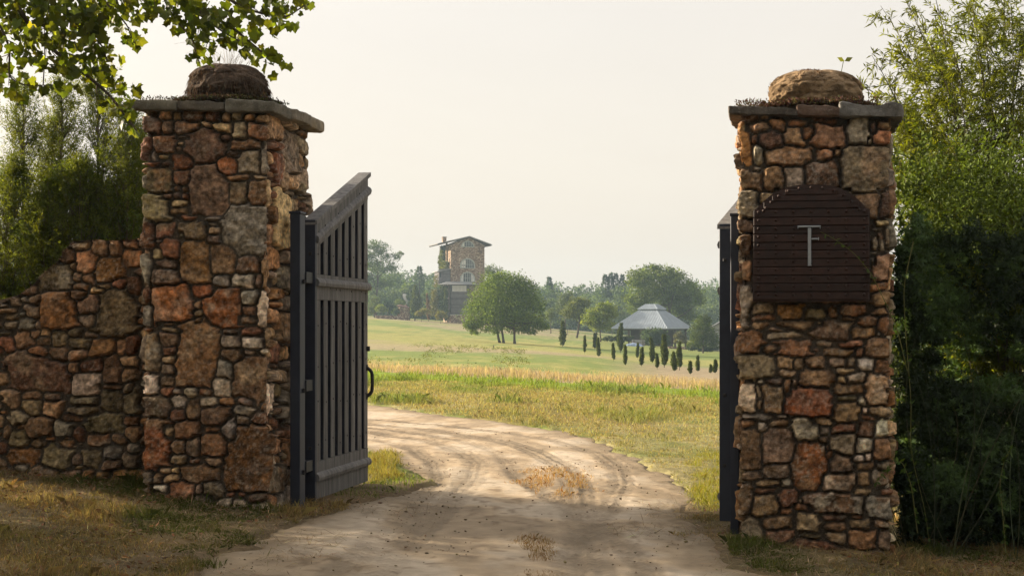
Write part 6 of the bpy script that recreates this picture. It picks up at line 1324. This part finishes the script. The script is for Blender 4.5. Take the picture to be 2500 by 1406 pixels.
# greener tufts at the lane edge by the right gate leaf and straw-yellow ones at the left leaf
def patch(name, lab, px0, px1, py0, py1, n, hr, w, col, tip, lean=.55, thr=.42):
    pts = []; 
    X0 = at(px0, py1, 1); b0 = hit(px0, py1, y0=9); b1 = hit(px1, py0, y0=9)
    Y = rng.uniform(b0[1], b1[1], n); u = rng.uniform((px0 - 1250) / F, (px1 - 1250) / F, n); X = u * Y
    cu, cyy = (px0 + px1) / 2, (b0[1] + b1[1]) / 2; ex = (u * F + 1250 - cu) / (px1 - px0) * 2; ey = (Y - cyy) / (b1[1] - b0[1]) * 2
    m = np.clip(.80 - np.sqrt(ex ** 2 + ey ** 2) + .95 * (fbm(X * 2.6, Y * 2.0, 820 + int(px0), 3) - .5), 0, 1)
    k = rng.random(n) < sstep(.0, .45, m) * (fbm(X * 4, Y * 2, 821 + int(px0), 2) > thr - .06); X, Y, m = X[k], Y[k], m[k]
    hgt = lerp(hr[0], hr[1], rng.random(len(X)) ** 1.5 * sstep(0, .55, m)); grass(name, lab, X, Y, hgt, w, lean, vary(col, len(X), .25), vary(tip, len(X), .2))
patch('lane_grass', 'yellow-green grass at the foot of the open gate leaf', 850, 1010, 1085, 1205, 15000, (.02, .17), .004, (.17, .165, .045), (.30, .25, .085), thr=.40)
patch('lane_grass', 'green and straw grass between the lane and the right gate leaf', 1640, 1830, 1070, 1300, 22000, (.02, .12), .0035, (.17, .19, .03), (.32, .28, .06), thr=.38)
patch('dead_grass', 'rusty dead grass tufts in the middle of the lane behind the gate', 1205, 1500, 1130, 1230, 11000, (.012, .085), .003, (.26, .155, .07), (.38, .24, .11), .9, thr=.47)
patch('dead_grass', 'dead rusty grass ridge in the middle of the lane in the foreground', 1235, 1400, 1280, 1440, 7000, (.010, .06), .0025, (.20, .13, .065), (.30, .20, .10), .9, thr=.48)
# foreground grass and straw, left and right of the lane
X, Y = scatter(420000, -5.2, 5.0, 9.6, 16.2); rd = road_in(X, Y); cl = fbm(X * 1.6, Y * 1.6, 810, 4); k = (rd < .55 * fbm(X * 2.2, Y * 2.2, 890, 3) ** 2 - .06) & inpic(X, Y, .05) & (rng.random(len(X)) < sstep(.30, .60, cl) * .85 + .08) & ((Y < 14.9 + .16 * X * 0) | (X < -2.2) | (X > 1.7)); 
k &= ~((X > -3.3) & (X < -1.9) & (Y > 14.25)); X, Y, cl = X[k], Y[k], cl[k]
g = sstep(.48, .68, fbm(X * 1.1, Y * 1.1, 811, 3))[:, None]; c = vary((.24, .18, .088), len(X), .35) * (1 - g) + vary((.075, .088, .022), len(X), .3) * g
near_wall = sstep(13.3, 14.8, Y) * (X < -3)
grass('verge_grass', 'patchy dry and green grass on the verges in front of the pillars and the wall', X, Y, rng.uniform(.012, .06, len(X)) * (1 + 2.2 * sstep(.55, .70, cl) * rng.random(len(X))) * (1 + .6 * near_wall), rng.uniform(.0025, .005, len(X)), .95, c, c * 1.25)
X, Y = scatter(42000, -5, 5, 9.8, 16); rd = road_in(X, Y); k = (rd < 1.5 * fbm(X * 2, Y * 2, 812, 2) ** 2) & inpic(X, Y, .05); X, Y = X[k], Y[k]; P = ground_pts(X, Y, .0) + np.stack([0 * X, 0 * X, rng.uniform(.006, .03, len(X))], 1); D = rand_unit(len(X)); D[:, 2] *= .22
mb = MB(); leaf_quads(mb, P, D, rng.uniform(.03, .15, len(X)), rng.uniform(.003, .006, len(X)), vary((.25, .19, .11), len(X), .4), N=np.tile([[0, 0, 1.]], (len(X), 1)) + rng.normal(0, .2, (len(X), 3))); tag(mb.build('straw_litter', m_straw), 'scattered straw and dead stalks on the verges', 'straw', kind='stuff')
# stones and clods on the lane
X, Y = scatter(7000, -4, 3, 9.8, 26); k = (road_in(X, Y) > -.1) & (rng.random(len(X)) < .10 + .9 * sstep(.5, .68, fbm(X * 1.2, Y * .9, 813, 3))); X, Y = X[k], Y[k]; n = len(X); P = ground_pts(X, Y, -.012)
s_ = rng.lognormal(-5.45, .5, n); mb = MB(); g_ = (1 + 5 ** .5) / 2; oc = np.array([(-1, g_, 0), (1, g_, 0), (-1, -g_, 0), (1, -g_, 0), (0, -1, g_), (0, 1, g_), (0, -1, -g_), (0, 1, -g_), (g_, 0, -1), (g_, 0, 1), (-g_, 0, -1), (-g_, 0, 1)]) / 1.9
tri = np.array([(0, 11, 5), (0, 5, 1), (0, 1, 7), (0, 7, 10), (0, 10, 11), (1, 5, 9), (5, 11, 4), (11, 10, 2), (10, 7, 6), (7, 1, 8), (3, 9, 4), (3, 4, 2), (3, 2, 6), (3, 6, 8), (3, 8, 9), (4, 9, 5), (2, 4, 11), (6, 2, 10), (8, 6, 7), (9, 8, 1)])
V = P[:, None, :] + oc[None] * s_[:, None, None] * rng.uniform(.75, 1.25, (n, 12, 1)) * rng.uniform(.6, 1.3, (n, 1, 3)) * np.array([1.2, 1.1, .7]); mb.add(V.reshape(-1, 3), (np.arange(n)[:, None, None] * 12 + tri[None]).reshape(-1, 3), np.repeat(vary((.17, .125, .08), n, .4), 12, 0)); tag(mb.build('pebbles', m_road), 'small stones and clods strewn over the lane', 'pebbles', kind='stuff')
# weeds dotted in the far field
X = rng.uniform(-9, 1, 420); Y = rng.uniform(70, 150, 420); k = fbm(X * .4, Y * .1, 815, 2) > .52; X, Y = X[k], Y[k]; P = np.repeat(ground_pts(X, Y, .1), 14, 0) + rng.normal(0, .14, (len(X) * 14, 3)) * (1, 1, .5); mb = MB(); leaf_quads(mb, P, rand_unit(len(P)) + (0, 0, .5), rng.uniform(.06, .15, len(P)), .05, vary((.12, .14, .035), len(P), .3)); tag(mb.build('field_weeds', m_leaf), 'scattered green weeds in the far field', 'weeds', kind='stuff')

# unseen leaf crowns added behind and beside the camera to keep the gate in shade
mb = MB(); r_ = np.random.default_rng(850); lb = []
for k in range(46):
    a = r_.uniform(0, 1); x = r_.choice([-1, 1]) * r_.uniform(3.2, 15); y = r_.uniform(-14, 4.5) - .10 * abs(x); z = r_.uniform(1.0, 8.5)
    if y > -4: x = math.copysign(max(abs(x), 4.2 + .36 * (y + 4)), x)
    lb.append((x, y, z, 2.4, 2.2, 1.7))
for k in range(20): lb.append((r_.uniform(-8, 8), r_.uniform(-16, -1.5), r_.uniform(6.8, 9.5), 2.8, 2.6, 1.4))
for k in range(14): lb.append((r_.uniform(-7, 7), r_.uniform(-18, -12), r_.uniform(1, 7), 2.6, 2.0, 2.0))
for k in range(20):
    sgn = r_.choice([-1, 1]); y = r_.uniform(3.5, 10.2); lb.append((sgn * (.36 * y + 2.6 + r_.uniform(0, 3.5)), y, r_.uniform(.6, 4.2) + (.8 if sgn < 0 else 0), 1.7, 1.7, 1.3))
crown(mb, np.array(lb), 42000, .30, (G_DARK, G_MID), 851, clump=22)
tag(mb.build('added_shade_wood', m_leaf), 'unseen wood added on both sides of the lane to shade the gate', 'wood', kind='stuff')

# dead leaves under the hedge and along the verges
X, Y = scatter(9000, -5, 5, 9.8, 15.5); k = (road_in(X, Y) < .05) & inpic(X, Y, .05) & (fbm(X * 1.5, Y * 1.5, 861, 3) > .5 - .12 * (X > 2.6)); X, Y = X[k], Y[k]; P = ground_pts(X, Y, .01) + np.stack([0 * X, 0 * X, rng.uniform(.004, .03, len(X))], 1); D = rand_unit(len(X)); D[:, 2] *= .3
mb = MB(); leaf_quads(mb, P, D, rng.uniform(.025, .06, len(X)), rng.uniform(.014, .03, len(X)), vary((.17, .10, .05), len(X), .45, .12), N=np.tile([[0, 0, 1.]], (len(X), 1)) + rng.normal(0, .4, (len(X), 3))); tag(mb.build('leaf_litter', m_straw), 'brown dead leaves strewn on the verges', 'leaves', kind='stuff')
# ---------------------------------------------------------------- camera, sky, sun, haze
sc = bpy.context.scene
cam = bpy.data.cameras.new('camera'); co = bpy.data.objects.new('camera', cam); C.objects.link(co)
co.location = (0, 0, EYE); co.rotation_euler = (R(90), 0, 0)
cam.sensor_width = 36; cam.lens = 36 * F / 2500; cam.shift_y = (HOR - 703) / 2500; cam.clip_end = 6000; cam.clip_start = .1
sc.camera = co
SUN_AZ, SUN_EL = 24.0, 17.0
S = Vector((-math.cos(R(SUN_EL)) * math.cos(R(SUN_AZ)), math.cos(R(SUN_EL)) * math.sin(R(SUN_AZ)), math.sin(R(SUN_EL))))
sl = bpy.data.lights.new('sun', 'SUN'); so = bpy.data.objects.new('sun', sl); C.objects.link(so)
sl.energy = 4.9; sl.angle = R(.7); sl.color = (1.0, .85, .65)
so.rotation_euler = S.to_track_quat('Z', 'Y').to_euler(); so.location = (-20, 20, 30)
w = bpy.data.worlds.new('World'); sc.world = w; w.use_nodes = True
nt = w.node_tree; nt.nodes.clear()
wo = nd(nt, 'ShaderNodeOutputWorld'); bg = nd(nt, 'ShaderNodeBackground')
sky = nd(nt, 'ShaderNodeTexSky'); sky.sky_type = 'NISHITA'; sky.sun_disc = False
sky.sun_elevation = R(SUN_EL); sky.sun_rotation = math.atan2(S.x, S.y); sky.air_density = 1.0; sky.dust_density = 6.0; sky.ozone_density = 1.0
# thin even overcast: the sky's own pale veil, mixed with the clear-sky scattering
cl = noise_n(nt, 2.2, 4, .55, mapv(nt, nd(nt, 'ShaderNodeTexCoord').outputs['Generated'], (1, 1, 3.5)), .6)
veil = mixc(nt, .74, sky.outputs[0], mixc(nt, ramp(nt, cl.outputs[0], [(.35, 0.0), (.65, 1.0)]), (5.35, 5.0, 4.55), (5.7, 5.35, 4.85)))
zz = nd(nt, 'ShaderNodeSeparateXYZ'); nt.links.new(nd(nt, 'ShaderNodeTexCoord').outputs['Generated'], zz.inputs[0])
veil = mixc(nt, ramp(nt, zz.outputs[2], [(.02, 0), (.24, .75), (.7, 1)]), mixc(nt, 1.0, veil, (1.035, 1.0, .955), 'MULTIPLY'), mixc(nt, 1.0, veil, (.945, .935, .955), 'MULTIPLY'))
nt.links.new(veil, bg.inputs[0]); bg.inputs[1].default_value = .078
nt.links.new(bg.outputs[0], wo.inputs[0])
sc.view_settings.view_transform = 'Standard'; sc.view_settings.look = 'None'; sc.view_settings.exposure = EXPOSURE; sc.view_settings.gamma = 1
sc.render.engine = 'CYCLES'
cy = sc.cycles
cy.use_denoising = True; cy.denoiser = 'OPENIMAGEDENOISE'
cy.max_bounces = 8; cy.diffuse_bounces = 3; cy.glossy_bounces = 2; cy.transmission_bounces = 5; cy.transparent_max_bounces = 8; cy.volume_bounces = 0
cy.sample_clamp_indirect = 6; cy.use_adaptive_sampling = True; cy.adaptive_threshold = .015
cy.caustics_reflective = False; cy.caustics_refractive = False
# haze
hm, nt, out = newmat('haze_air')
pv = nd(nt, 'ShaderNodeVolumePrincipled'); pv.inputs['Color'].default_value = (.56, .76, .92, 1); pv.inputs['Density'].default_value = HAZE; pv.inputs['Anisotropy'].default_value = .35
nt.links.new(pv.outputs[0], out.inputs['Volume'])
mb = MB(); mb.box((-760, -80, -6), (760, 760, 30))
hz = tag(mb.build('haze', hm), 'pale morning haze in the air over the field', 'haze', kind='stuff')
